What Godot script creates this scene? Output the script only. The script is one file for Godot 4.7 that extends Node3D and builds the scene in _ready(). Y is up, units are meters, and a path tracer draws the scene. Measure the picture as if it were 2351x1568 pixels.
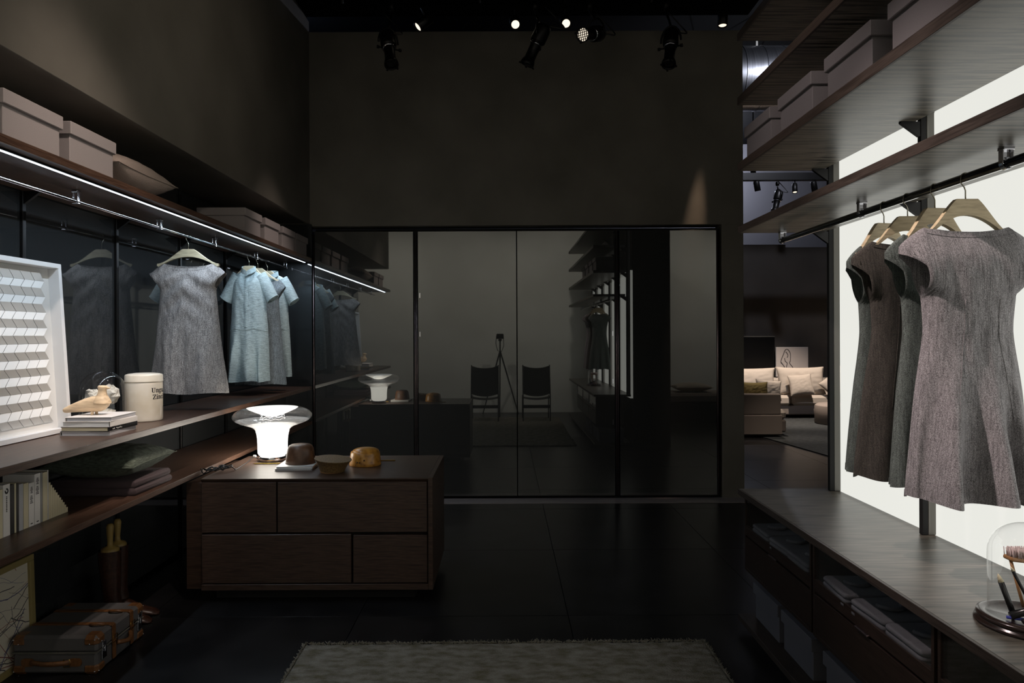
extends Node3D
# A dark showroom dressing room: recessed shelving at one side, black glass wardrobe at the end, an open rack before a light wall at the other side, a lounge beyond.

var M := {}

# ---------------------------------------------------------------- shape helpers
class Shape:
	var st := SurfaceTool.new()
	var n := 0
	func _init(flat := true):
		st.begin(Mesh.PRIMITIVE_TRIANGLES)
		st.set_smooth_group(-1 if flat else 0)
	func smooth(on: bool) -> Shape:
		st.set_smooth_group(0 if on else -1)
		return self
	func tri(a: Vector3, b: Vector3, c: Vector3):   # counter-clockwise seen from outside
		st.add_vertex(a); st.add_vertex(c); st.add_vertex(b)
		n += 3
	func quad(a: Vector3, b: Vector3, c: Vector3, d: Vector3):
		tri(a, b, c); tri(a, c, d)
	func face(pts: Array, inside: Vector3):          # convex face turned away from a point
		var mid := Vector3.ZERO
		for p in pts: mid += p
		mid /= pts.size()
		var nn: Vector3 = (pts[1] - pts[0]).cross(pts[2] - pts[0])
		var p2 := pts.duplicate()
		if nn.dot(mid - inside) < 0.0: p2.reverse()
		for i in range(1, p2.size() - 1): tri(p2[0], p2[i], p2[i + 1])
	func box(c: Vector3, s: Vector3, b := 0.002, basis := Basis.IDENTITY) -> Shape:   # chamfered box
		var h := s / 2.0
		b = minf(b, minf(h.x, minf(h.y, h.z)) * 0.6)
		var P := func(sx, sy, sz, k):
			var v := Vector3(sx * (h.x - (0.0 if k == 0 else b)), sy * (h.y - (0.0 if k == 1 else b)), sz * (h.z - (0.0 if k == 2 else b)))
			return c + basis * v
		for s1 in [-1, 1]:
			face([P.call(s1, -1, -1, 0), P.call(s1, 1, -1, 0), P.call(s1, 1, 1, 0), P.call(s1, -1, 1, 0)], c)
			face([P.call(-1, s1, -1, 1), P.call(1, s1, -1, 1), P.call(1, s1, 1, 1), P.call(-1, s1, 1, 1)], c)
			face([P.call(-1, -1, s1, 2), P.call(1, -1, s1, 2), P.call(1, 1, s1, 2), P.call(-1, 1, s1, 2)], c)
			for s2 in [-1, 1]:
				face([P.call(s1, s2, -1, 0), P.call(s1, s2, 1, 0), P.call(s1, s2, 1, 1), P.call(s1, s2, -1, 1)], c)
				face([P.call(s1, -1, s2, 0), P.call(s1, 1, s2, 0), P.call(s1, 1, s2, 2), P.call(s1, -1, s2, 2)], c)
				face([P.call(-1, s1, s2, 1), P.call(1, s1, s2, 1), P.call(1, s1, s2, 2), P.call(-1, s1, s2, 2)], c)
				for s3 in [-1, 1]:
					face([P.call(s1, s2, s3, 0), P.call(s1, s2, s3, 1), P.call(s1, s2, s3, 2)], c)
		return self
	func span(a: Vector3, b: Vector3, bev := 0.002) -> Shape:   # box between two corners
		return box((a + b) / 2.0, (b - a).abs(), bev)
	func grid(rows: Array, wrap := false, flip := false) -> Shape:
		for j in rows.size() - 1:
			var m: int = rows[j].size()
			for i in (m if wrap else m - 1):
				var k := (i + 1) % m
				var a: Vector3 = rows[j][i]; var b: Vector3 = rows[j][k]; var c: Vector3 = rows[j + 1][k]; var d: Vector3 = rows[j + 1][i]
				if flip: quad(d, c, b, a)
				else: quad(a, b, c, d)
		return self
	func lathe(prof: Array, seg := 32, at := Vector3.ZERO, basis := Basis.IDENTITY, close := true) -> Shape:   # profile (r, y) from bottom to top outside
		var rows := []
		for p in prof:
			var r := []
			for i in seg:
				var a := -TAU * i / seg
				r.append(at + basis * Vector3(cos(a) * p.x, p.y, sin(a) * p.x))
			rows.append(r)
		grid(rows, true)
		if close:
			for e in [[0, false], [rows.size() - 1, true]]:
				if prof[e[0]].x > 0.0005:
					var mid: Vector3 = at + basis * Vector3(0, prof[e[0]].y, 0)
					for i in seg:
						if e[1]: tri(mid, rows[e[0]][i], rows[e[0]][(i + 1) % seg])
						else: tri(mid, rows[e[0]][(i + 1) % seg], rows[e[0]][i])
		return self
	func tube(path: Array, r, seg := 8, squash := 1.0, close := true) -> Shape:   # r: one radius or one per point
		var rows := []
		var up := Vector3.UP
		for i in path.size():
			var d: Vector3 = (path[mini(i + 1, path.size() - 1)] - path[maxi(i - 1, 0)]).normalized()
			if i == 0:
				up = Vector3.UP if absf(d.y) < 0.9 else Vector3.RIGHT
			up = (up - d * up.dot(d)).normalized()
			var sd := d.cross(up)
			var rr: float = r[i] if r is Array else r
			var row := []
			for k in seg:
				var a := TAU * k / seg
				row.append(path[i] + (sd * cos(a) * squash + up * sin(a)) * rr)
			rows.append(row)
		grid(rows, true)
		if close:
			for k in seg:
				tri(path[0], rows[0][(k + 1) % seg], rows[0][k])
				tri(path[-1], rows[-1][k], rows[-1][(k + 1) % seg])
		return self
	func prism(poly: PackedVector2Array, z0: float, z1: float, to := Transform3D.IDENTITY) -> Shape:   # outline in x,y pulled along z
		if Geometry2D.is_polygon_clockwise(poly): poly.reverse()
		var mirrored := to.basis.determinant() < 0.0
		var ix := Geometry2D.triangulate_polygon(poly)
		for t in range(0, ix.size(), 3):
			var a := poly[ix[t]]; var b := poly[ix[t + 1]]; var c := poly[ix[t + 2]]
			if ((b - a).cross(c - a) < 0.0) != mirrored:
				var w := b; b = c; c = w
			tri(to * Vector3(a.x, a.y, z1), to * Vector3(b.x, b.y, z1), to * Vector3(c.x, c.y, z1))
			tri(to * Vector3(a.x, a.y, z0), to * Vector3(c.x, c.y, z0), to * Vector3(b.x, b.y, z0))
		for i in poly.size():
			var p := poly[i]; var q := poly[(i + 1) % poly.size()]
			if mirrored:
				var w := p; p = q; q = w
			quad(to * Vector3(p.x, p.y, z0), to * Vector3(q.x, q.y, z0), to * Vector3(q.x, q.y, z1), to * Vector3(p.x, p.y, z1))
		return self
	func mesh(mat: Material) -> ArrayMesh:
		st.generate_normals()
		st.index()
		var m := st.commit()
		m.surface_set_material(0, mat)
		return m

var taken := {}
func numbered(called: String) -> String:
	taken[called] = taken.get(called, -1) + 1
	return called if taken[called] == 0 else "%s_%03d" % [called, taken[called]]

func thing(called: String, label: String, category: String, at := Vector3.ZERO, group := "", turn := 0.0) -> Node3D:
	var o := Node3D.new()
	o.name = numbered(called)
	add_child(o)
	o.position = at
	o.rotation.y = turn
	o.set_meta("label", label); o.set_meta("category", category)
	if group: o.set_meta("group", group)
	return o

func part(called: String, s: Shape, mat: Material, parent: Node3D, label := "") -> MeshInstance3D:
	return part_mesh(called, s.mesh(mat), parent, label)

func part_mesh(called: String, m: Mesh, parent: Node3D, label := "") -> MeshInstance3D:
	var o := MeshInstance3D.new()
	o.mesh = m
	o.name = called
	parent.add_child(o, true)
	if label: o.set_meta("label", label)
	return o

func solo(called: String, label: String, category: String, s: Shape, mat: Material, at := Vector3.ZERO, group := "") -> MeshInstance3D:
	var o := MeshInstance3D.new()
	o.mesh = s.mesh(mat)
	o.name = numbered(called)
	add_child(o)
	o.position = at
	o.set_meta("label", label); o.set_meta("category", category)
	if group: o.set_meta("group", group)
	return o

func struct(called: String, s: Shape, mat: Material, label := "") -> MeshInstance3D:
	var o := MeshInstance3D.new()
	o.mesh = s.mesh(mat)
	o.name = called
	add_child(o)
	o.set_meta("kind", "structure")
	if label: o.set_meta("label", label)
	return o

func dup(o: Node3D, at: Vector3, label: String, turn := 0.0) -> Node3D:
	var c: Node3D = o.duplicate()
	c.name = numbered(String(o.name).rstrip("0123456789").rstrip("_"))
	add_child(c)
	c.position = at
	c.rotation.y = turn
	c.set_meta("label", label)
	return c

# ---------------------------------------------------------------- materials
func noise(sd: int, freq: float, ramp: Array, size := 512, oct := 4, kind := FastNoiseLite.TYPE_SIMPLEX_SMOOTH, warp := 0.0) -> NoiseTexture2D:
	var f := FastNoiseLite.new()
	f.seed = sd; f.frequency = freq; f.noise_type = kind; f.fractal_octaves = oct
	if warp > 0.0:
		f.domain_warp_enabled = true; f.domain_warp_amplitude = warp; f.domain_warp_frequency = freq * 0.7
	var t := NoiseTexture2D.new()
	t.width = size; t.height = size; t.seamless = true; t.noise = f; t.normalize = true
	if ramp.size():
		var g := Gradient.new()
		var off := PackedFloat32Array(); var col := PackedColorArray()
		for r in ramp:
			off.append(r[0]); col.append(r[1])
		g.offsets = off; g.colors = col
		t.color_ramp = g
	return t

func mat(col: Color, rough := 0.6, metal := 0.0, spec := 0.5) -> StandardMaterial3D:
	var m := StandardMaterial3D.new()
	m.albedo_color = col; m.roughness = rough; m.metallic = metal; m.metallic_specular = spec
	m.cull_mode = BaseMaterial3D.CULL_DISABLED
	return m

func tex(m: StandardMaterial3D, t: Texture2D, scale: Vector3, bump: Texture2D = null, depth := 0.0) -> StandardMaterial3D:
	m.albedo_texture = t
	m.uv1_triplanar = true; m.uv1_scale = scale; m.uv1_triplanar_sharpness = 8.0
	if bump:
		m.heightmap_enabled = true; m.heightmap_texture = bump; m.heightmap_scale = depth
	return m

func glow(col: Color, e: float) -> StandardMaterial3D:
	var m := mat(Color(0.8, 0.8, 0.8), 0.6)
	m.emission_enabled = true; m.emission = col; m.emission_energy_multiplier = e
	return m

func pane(alpha: float, col := Color.WHITE, rough := 0.02, spec := 0.5) -> StandardMaterial3D:
	var m := mat(Color(col.r, col.g, col.b, alpha), rough, 0.0, spec)
	m.transparency = BaseMaterial3D.TRANSPARENCY_ALPHA
	return m

func C(r: float, g: float, b: float) -> Color:
	return Color(r / 255.0, g / 255.0, b / 255.0)

func make_materials():
	var grain := noise(3, 0.02, [[0.0, C(120, 108, 100)], [0.42, C(190, 180, 172)], [0.6, C(225, 218, 210)], [0.8, C(160, 148, 140)], [1.0, C(255, 250, 245)]], 512, 5, FastNoiseLite.TYPE_SIMPLEX_SMOOTH, 12.0)
	var pale_grain := noise(9, 0.02, [[0.0, C(205, 198, 190)], [0.5, C(240, 236, 230)], [1.0, C(255, 255, 252)]], 256, 4)
	var rack_grain := noise(8, 0.018, [[0.0, C(30, 29, 28)], [0.36, C(120, 118, 113)], [0.5, C(205, 203, 196)], [0.7, C(222, 219, 212)], [1.0, C(255, 252, 248)]], 512, 5)
	# each wood: grain lines run along the axis with the small scale
	M.wood_z = tex(mat(C(104, 82, 71), 0.36), grain, Vector3(9, 9, 0.35))
	M.wood_x = tex(mat(C(90, 73, 64), 0.38), grain, Vector3(0.35, 9, 9))
	M.wood_rack = tex(mat(C(114, 108, 99), 0.36), rack_grain, Vector3(0.3, 4.5, 4.5))
	M.wood_counter = tex(mat(C(104, 99, 92), 0.36), noise(10, 0.018, [[0.0, C(110, 108, 104)], [0.4, C(180, 178, 172)], [0.6, C(215, 212, 206)], [1.0, C(255, 252, 248)]], 512, 5), Vector3(0.35, 5.5, 5.5))
	M.wood_rack_edge = tex(mat(C(78, 71, 67), 0.45), grain, Vector3(9, 9, 0.4))
	M.wood_dark = tex(mat(C(62, 50, 45), 0.4), grain, Vector3(9, 9, 0.35))
	var mottled := noise(11, 0.006, [[0.0, C(205, 203, 198)], [0.5, C(232, 230, 226)], [1.0, C(255, 254, 250)]], 512, 5)
	var faint := noise(12, 0.008, [[0.0, C(238, 238, 236)], [1.0, C(255, 255, 255)]], 256, 5)
	M.plaster = tex(mat(C(108, 104, 97), 0.62), mottled, Vector3(0.35, 0.35, 0.35))
	M.plaster_far = tex(mat(C(70, 65, 62), 0.7), mottled, Vector3(0.25, 0.25, 0.25))
	M.white_wall = tex(mat(C(224, 224, 220), 0.85), faint, Vector3(0.3, 0.3, 0.3))
	M.black = mat(C(12, 12, 12), 0.8)
	M.ceiling = mat(C(5, 5, 5), 0.95, 0.0, 0.2)
	M.floor = tex(mat(C(40, 39, 40), 0.3, 0.0, 0.35), noise(5, 0.01, [[0.0, C(170, 170, 172)], [1.0, C(255, 255, 255)]], 512, 5), Vector3(0.6, 0.6, 0.6))
	M.grout = mat(C(14, 14, 14), 0.9)
	M.door_glass = mat(C(104, 105, 103), 0.015, 0.8, 0.5)
	M.panel_glass = mat(C(45, 47, 48), 0.03, 0.0, 0.62)
	M.bronze = mat(C(150, 134, 134), 0.35, 1.0)
	M.black_metal = mat(C(26, 25, 25), 0.4, 0.6)
	M.grey_metal = mat(C(112, 110, 104), 0.5, 0.3)
	M.chrome = mat(C(205, 205, 210), 0.14, 1.0)
	M.rod = mat(C(48, 48, 52), 0.18, 1.0)
	M.nickel = mat(C(170, 165, 150), 0.25, 1.0)
	M.brushed = tex(mat(C(185, 186, 192), 0.3, 1.0), noise(21, 0.05, [[0.0, C(190, 190, 190)], [1.0, C(255, 255, 255)]], 256, 3), Vector3(3, 0.1, 3))
	M.steel_ribbed = mat(C(150, 146, 140), 0.3, 1.0)
	M.led = glow(Color(0.86, 0.93, 1.0), 7.0)
	M.light_panel = glow(Color(0.965, 0.965, 0.935), 0.88)
	M.light_panel.albedo_color = C(60, 60, 60)
	M.milk = glow(Color(1.0, 0.98, 0.94), 2.6)
	M.milk_soft = glow(Color(1.0, 0.985, 0.95), 0.72)
	M.lens_lit = glow(Color(1.0, 0.93, 0.84), 1.3)
	M.lens_dim = mat(C(30, 28, 26), 0.08)
	M.clear = pane(0.0)
	M.clear_lamp = pane(0.03)
	M.frost = pane(0.55, Color.WHITE, 0.6)
	M.frost_thin = pane(0.2, Color.WHITE, 0.6)
	M.smoke = pane(0.35, C(40, 40, 40))
	var linen := noise(31, 0.22, [[0.0, C(205, 203, 202)], [0.5, C(232, 231, 230)], [1.0, C(255, 255, 255)]], 512, 2)
	M.box_mauve = tex(mat(C(164, 155, 154), 0.85), linen, Vector3(3, 3, 3))
	M.box_grey = tex(mat(C(110, 107, 109), 0.85), linen, Vector3(3, 3, 3))
	M.box_slate = tex(mat(C(98, 98, 106), 0.85), linen, Vector3(3, 3, 3))
	M.box_trim = mat(C(190, 168, 160), 0.8)
	var tweed := noise(41, 0.2, [[0.0, C(64, 62, 64)], [0.4, C(150, 148, 148)], [0.6, C(220, 217, 217)], [1.0, C(255, 255, 255)]], 512, 2)
	tweed = noise(41, 0.5, [[0.0, C(100, 98, 100)], [0.4, C(172, 170, 170)], [0.6, C(208, 206, 206)], [1.0, C(255, 255, 255)]], 512, 1, FastNoiseLite.TYPE_VALUE)
	var slub := noise(43, 0.06, [[0.0, C(150, 150, 150)], [0.45, C(215, 215, 215)], [0.6, C(232, 232, 232)], [1.0, C(255, 255, 255)]], 512, 3)
	var weave := noise(42, 0.3, [], 512, 1)
	M.tweed_grey = tex(mat(C(252, 248, 245), 0.9), tweed, Vector3(3, 1.9, 3), weave, 0.04)
	M.tweed_mauve = tex(mat(C(206, 203, 206), 0.9), tweed, Vector3(5.2, 3, 5.2), weave, 0.03)
	M.tweed_brown = tex(mat(C(100, 95, 87), 0.9), tweed, Vector3(5.2, 3, 5.2), weave, 0.03)
	M.tweed_green = tex(mat(C(140, 154, 148), 0.9), tweed, Vector3(5.2, 3, 5.2), weave, 0.03)
	M.linen_blue = tex(mat(C(212, 234, 238), 0.9), noise(44, 0.2, [[0.0, C(185, 190, 192)], [0.5, C(228, 230, 232)], [1.0, C(255, 255, 255)]], 512, 2), Vector3(0.7, 2.2, 0.7), weave, 0.1)
	M.denim_grey = tex(mat(C(170, 186, 194), 0.9), tweed, Vector3(2.6, 2.6, 2.6), weave, 0.04)
	for k in ["tweed_grey", "tweed_mauve", "tweed_brown", "tweed_green", "denim_grey", "linen_blue"]:      # slubs: uneven threads along the warp
		var m: StandardMaterial3D = M[k]
		m.detail_enabled = true; m.detail_albedo = slub; m.detail_blend_mode = BaseMaterial3D.BLEND_MODE_MUL
		m.detail_uv_layer = BaseMaterial3D.DETAIL_UV_2
		m.uv2_triplanar = true; m.uv2_scale = Vector3(5, 0.35, 5) if k != "linen_blue" else Vector3(0.6, 5, 0.6)
	M.maple = tex(mat(C(216, 200, 168), 0.5), pale_grain, Vector3(2, 12, 4))
	M.maple_pale = tex(mat(C(224, 216, 188), 0.5), pale_grain, Vector3(2, 12, 4))
	M.paper = mat(C(222, 222, 220), 0.8)
	M.paper_cream = mat(C(214, 203, 172), 0.85)
	M.paper_grey = mat(C(178, 178, 182), 0.8)
	M.cover_white = mat(C(226, 222, 218), 0.5)
	M.cover_black = mat(C(18, 18, 19), 0.4)
	M.cover_grey = mat(C(148, 146, 144), 0.6)
	M.ink = mat(C(16, 16, 18), 0.7)
	M.white_lacquer = mat(C(228, 228, 228), 0.4)
	M.enamel = tex(mat(C(240, 233, 220), 0.22), noise(51, 0.01, [[0.0, C(238, 232, 220)], [0.5, C(252, 250, 246)], [1.0, C(255, 255, 255)]], 256, 4), Vector3(2, 2, 2))
	M.bird = tex(mat(C(240, 214, 180), 0.5), pale_grain, Vector3(2, 10, 6))
	M.news = tex(mat(C(240, 237, 228), 0.8), noise(52, 0.12, [[0.0, C(150, 150, 148)], [0.45, C(225, 224, 220)], [1.0, C(255, 255, 255)]], 256, 3), Vector3(8, 8, 8))
	M.cushion_green = tex(mat(C(112, 122, 110), 0.9), noise(53, 0.05, [[0.0, C(150, 152, 148)], [0.5, C(215, 218, 214)], [1.0, C(255, 255, 255)]], 256, 4), Vector3(2, 12, 2), weave, 0.2)
	M.cushion_taupe = tex(mat(C(172, 156, 146), 0.9), linen, Vector3(2, 2, 2), weave, 0.2)
	M.plum = tex(mat(C(92, 78, 82), 0.95), linen, Vector3(4, 4, 4), weave, 0.3)
	M.leather_tan = tex(mat(C(122, 84, 50), 0.42), noise(54, 0.05, [[0.0, C(190, 180, 170)], [1.0, C(255, 255, 255)]], 256, 3), Vector3(4, 4, 4))
	M.leather_boot = tex(mat(C(74, 48, 38), 0.35), noise(55, 0.03, [[0.0, C(140, 130, 120)], [1.0, C(255, 255, 255)]], 256, 4), Vector3(5, 5, 5))
	M.case_cloth = tex(mat(C(92, 91, 92), 0.6), linen, Vector3(4, 4, 4))
	M.tree_wood = mat(C(158, 132, 74), 0.45)
	M.gold_frame = mat(C(150, 134, 86), 0.45)
	M.hat_dark = tex(mat(C(112, 82, 62), 0.4), noise(56, 0.02, [[0.0, C(170, 160, 150)], [1.0, C(255, 255, 255)]], 256, 5), Vector3(3, 3, 3))
	M.hat_gold = tex(mat(C(196, 142, 64), 0.28), noise(57, 0.02, [[0.0, C(150, 130, 110)], [0.4, C(225, 215, 200)], [1.0, C(255, 255, 255)]], 256, 5), Vector3(4, 4, 4))
	M.hat_olive = tex(mat(C(134, 108, 66), 0.6), noise(58, 0.05, [[0.0, C(160, 150, 140)], [1.0, C(255, 255, 255)]], 256, 4), Vector3(5, 5, 5))
	M.hole = mat(C(40, 24, 12), 0.8)
	M.brass = mat(C(200, 160, 80), 0.3, 1.0)
	M.cable = mat(C(15, 15, 15), 0.5)
	M.shirt = tex(mat(C(102, 103, 109), 0.9), linen, Vector3(3, 3, 3))
	M.rug = tex(mat(C(166, 160, 148), 1.0), noise(61, 0.02, [[0.0, C(170, 160, 130)], [0.35, C(200, 198, 190)], [0.6, C(228, 226, 222)], [1.0, C(255, 255, 255)]], 512, 6), Vector3(0.8, 1, 1.6), noise(62, 0.2, [], 512, 3), 1.2)
	M.rug_dark = tex(mat(C(54, 57, 58), 1.0), noise(63, 0.05, [[0.0, C(150, 150, 150)], [1.0, C(255, 255, 255)]], 256, 5), Vector3(0.8, 1, 0.8))
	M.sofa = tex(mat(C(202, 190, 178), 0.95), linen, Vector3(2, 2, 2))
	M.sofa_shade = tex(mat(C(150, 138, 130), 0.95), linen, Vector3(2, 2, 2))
	M.cushion_olive = tex(mat(C(128, 112, 66), 0.95), linen, Vector3(2, 2, 2))
	M.tan_wood = mat(C(150, 110, 70), 0.5)
	M.pencil_blue = mat(C(50, 60, 150), 0.4)
	M.pencil_red = mat(C(160, 40, 34), 0.4)
	M.bristle = mat(C(200, 180, 178), 0.8)
	M.plastic_black = mat(C(14, 14, 15), 0.25)

func V(x: float, y: float, d: float) -> Vector3:    # d: metres in front of the photographer
	return Vector3(x, y, -d)

func _ready():
	# --- camera
	var cam := Camera3D.new()
	cam.name = "camera"
	add_child(cam)
	cam.position = Vector3(0, 1.6, 0)
	cam.rotation.z = -0.0045
	cam.projection = Camera3D.PROJECTION_FRUSTUM
	cam.near = 0.05; cam.far = 60.0
	cam.size = 0.05 * 1568.0 / 1567.0
	cam.frustum_offset = Vector2(18.5, -13.0) / 1567.0 * 0.05
	# --- air and exposure
	var we := WorldEnvironment.new()
	we.name = "world"
	var e := Environment.new()
	e.background_mode = Environment.BG_COLOR
	e.background_color = Color.BLACK
	e.tonemap_mode = Environment.TONE_MAPPER_LINEAR
	e.tonemap_exposure = 1.0
	e.sdfgi_enabled = true; e.ssao_enabled = true; e.ssil_enabled = true
	we.environment = e
	add_child(we)
	make_materials()
	# --- large lights: the light wall and the LED line (their glowing faces are built below)
	area("light_wall_glow", V(1.775, 1.62, 1.84), Vector3(-1, 0, 0), Vector2(3.6, 1.7), Color(0.965, 0.965, 0.935), 0.5)
	area("led_line_glow", V(-1.937, 2.317, 4.45), Vector3(0, -1, 0), Vector2(4.3, 0.014), Color(0.86, 0.93, 1.0), 1.7)
	build_setting()
	build_left_side()
	build_left_objects()
	build_chest()
	build_wardrobe()
	build_rack()
	build_rack_objects()
	build_spots()
	build_lounge()
	build_rear()

func area(called: String, at: Vector3, dir: Vector3, size: Vector2, col: Color, e: float, parent: Node3D = self):
	var l := AreaLight3D.new()
	l.name = called
	parent.add_child(l, true)
	l.area_size = size
	l.light_color = col; l.light_energy = e
	l.area_range = 12.0; l.area_attenuation = 2.0
	l.shadow_enabled = true
	var up := Vector3.UP if absf(dir.y) < 0.9 else Vector3.RIGHT
	if absf(dir.y) >= 0.9:
		l.look_at_from_position(at, at + dir, Vector3.RIGHT)
	else:
		l.look_at_from_position(at, at + dir, up)

func spot_light(parent: Node3D, from: Vector3, to: Vector3, angle: float, col: Color, e: float, soft := 0.03, blend := 0.5):
	var l := SpotLight3D.new()
	l.name = "lamp_light"
	parent.add_child(l, true)
	l.look_at_from_position(from, to, Vector3.UP if absf((to - from).normalized().y) < 0.98 else Vector3.RIGHT)
	l.spot_angle = angle; l.spot_angle_attenuation = blend
	l.spot_range = 14.0; l.spot_attenuation = 2.0
	l.light_color = col; l.light_energy = e; l.light_size = soft
	l.shadow_enabled = true

func omni(parent: Node3D, at: Vector3, col: Color, e: float, soft := 0.03):
	var l := OmniLight3D.new()
	l.name = "lamp_light"
	parent.add_child(l, true)
	l.position = at
	l.omni_range = 14.0; l.omni_attenuation = 2.0
	l.light_color = col; l.light_energy = e; l.light_size = soft
	l.shadow_enabled = true

# ---------------------------------------------------------------- the setting
func build_setting():
	var s := Shape.new().span(V(-6.2, -0.2, -1.1), V(9.2, -0.012, 17.6), 0.0)
	var fl := struct("floor", s, M.grout, "dark floor of large matt slabs")
	var tw := 1.2
	var ts := Shape.new().box(Vector3.ZERO, Vector3(tw - 0.004, 0.012, tw - 0.004), 0.0005).mesh(M.floor)
	for i in 11:
		for j in 14:
			var x := -5.4 + tw * i + 0.36
			var d := -0.5 + tw * j + 0.2
			if d > 16.9: continue
			var t := part_mesh("floor_tile", ts, fl)
			t.position = V(x, -0.006, d)
	struct("ceiling", Shape.new().span(V(-6.2, 4.70, -1.1), V(2.38, 4.95, 6.62)), M.ceiling)
	struct("ceiling_hall", Shape.new().span(V(-6.2, 6.4, -1.1), V(9.2, 6.6, 17.6)), M.ceiling)
	# upper wall over the niche at the shelf side, the end of that wall, the niche behind the shelves
	struct("wall_left", Shape.new().span(V(-2.7, 2.71, 2.12), V(-1.9, 4.69, 6.7)), M.plaster, "dark taupe plaster wall above the recessed shelves")
	var back := struct("wall_left_niche", Shape.new().span(V(-2.7, 0, 2.12), V(-2.43, 2.71, 6.95)), M.black)
	struct("wall_left_side", Shape.new().span(V(-6.2, 0, -1.1), V(-6.0, 6.4, 17.6), 0.0), M.black)
	struct("wall_right_side", Shape.new().span(V(9.0, 0, -1.1), V(9.2, 6.4, 17.6), 0.0), M.black)
	# glass back panels between black uprights with angled brackets
	var up_at := [2.57, 3.40, 4.22, 5.05, 5.88, 6.66]
	for k in 6:
		var z0: float = up_at[k] - 0.83 + 0.012 if k else 2.14
		var z1: float = up_at[k] - 0.012
		part("glass_panel", Shape.new().span(V(-2.43, 0.02, z0), V(-2.40, 2.69, z1), 0.002), M.panel_glass, back)
	for z in up_at:
		var u := part("upright", Shape.new().span(V(-2.43, 0, z - 0.012), V(-2.385, 2.66, z + 0.012)), M.black_metal, back)
		for y in [2.33, 1.085, 0.75]:
			bracket(u, V(-2.385, y, z), 1.0)
	struct("wall_niche_end", Shape.new().span(V(-2.398, 0, 6.68), V(-1.878, 2.70, 6.71)), M.panel_glass)
	# end wall with the wardrobe recess
	var w := Shape.new()
	w.span(V(-2.7, 2.685, 6.7), V(2.355, 4.59, 6.9))
	w.span(V(2.14, 0, 6.7), V(2.355, 2.685, 6.9))
	w.span(V(-2.7, 0, 7.25), V(2.355, 2.685, 7.3))
	w.span(V(2.14, 0, 6.9), V(2.355, 2.685, 7.25))
	struct("wall_back", w, M.plaster, "dark taupe plaster wall over the black glass wardrobe")
	struct("trim_1", Shape.new().span(V(-1.86, 0.0, 6.50), V(2.36, 0.006, 6.70), 0.001), mat(C(130, 122, 122), 0.4), "low threshold strip below the wardrobe doors")
	# wall block that carries the light panels
	var r := struct("wall_right", Shape.new().span(V(1.84, 0, -0.9), V(2.38, 3.6, 3.64)), M.black)
	var posts := [0.36, 1.19, 2.03, 2.86, 3.67]
	for k in 5:
		var a: float = posts[k - 1] + 0.012 if k else -0.4
		part("light_panel", Shape.new().span(V(1.80, 0.70, a), V(1.84, 2.53, posts[k] - 0.012), 0.001), M.light_panel, r, "glowing white wall panel")
	for z in posts:
		var u := part("upright", Shape.new().span(V(1.768, 0.7605, z - 0.013), V(1.80, 3.5, z + 0.013)), M.grey_metal, r)
		part("upright_slot", Shape.new().span(V(1.743, 0.7605, z - 0.012), V(1.768, 3.5, z + 0.012)), M.black, u)
		for y in [2.152, 2.488, 2.845, 3.194]:
			bracket(u, V(1.743, y, z), -1.0)
	# hall beyond: lounge wall, grey wall far behind
	struct("wall_lounge", Shape.new().span(V(2.5, 0, 14.4), V(5.95, 3.50, 14.7)).span(V(5.95, 0, 14.4), V(9.0, 3.44, 14.7)), M.plaster_far, "dark brown lounge wall behind the sofa")
	struct("wall_far", Shape.new().span(V(-6, 0, 17.2), V(9, 6.4, 17.5), 0.0), mat(C(122, 121, 125), 0.8), "grey hall wall far behind the lounge")
	struct("wall_rear", Shape.new().span(V(-6, 0, -1.05), V(9, 6.4, -0.85), 0.0), M.white_wall, "pale wall behind the viewer, mirrored in the wardrobe")

func bracket(u: Node3D, at: Vector3, side: float):
	var p := PackedVector2Array([Vector2(0, 0), Vector2(0.08 * side, 0), Vector2(0.08 * side, -0.006), Vector2(0.004 * side, -0.062), Vector2(0, -0.062)])
	part("bracket", Shape.new().prism(p, -0.009, 0.009, Transform3D(Basis.IDENTITY, at)), M.black_metal, u)

# ---------------------------------------------------------------- shelves at the niche side
func shelf(called: String, label: String, a: Vector3, b: Vector3, m: Material) -> Node3D:
	var t := thing(called, label, "shelf", Vector3((a.x + b.x) / 2, minf(a.y, b.y), (a.z + b.z) / 2))
	part("board", Shape.new().box(Vector3(0, absf(b.y - a.y) / 2, 0), (b - a).abs(), 0.0015), m, t)
	return t

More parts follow.
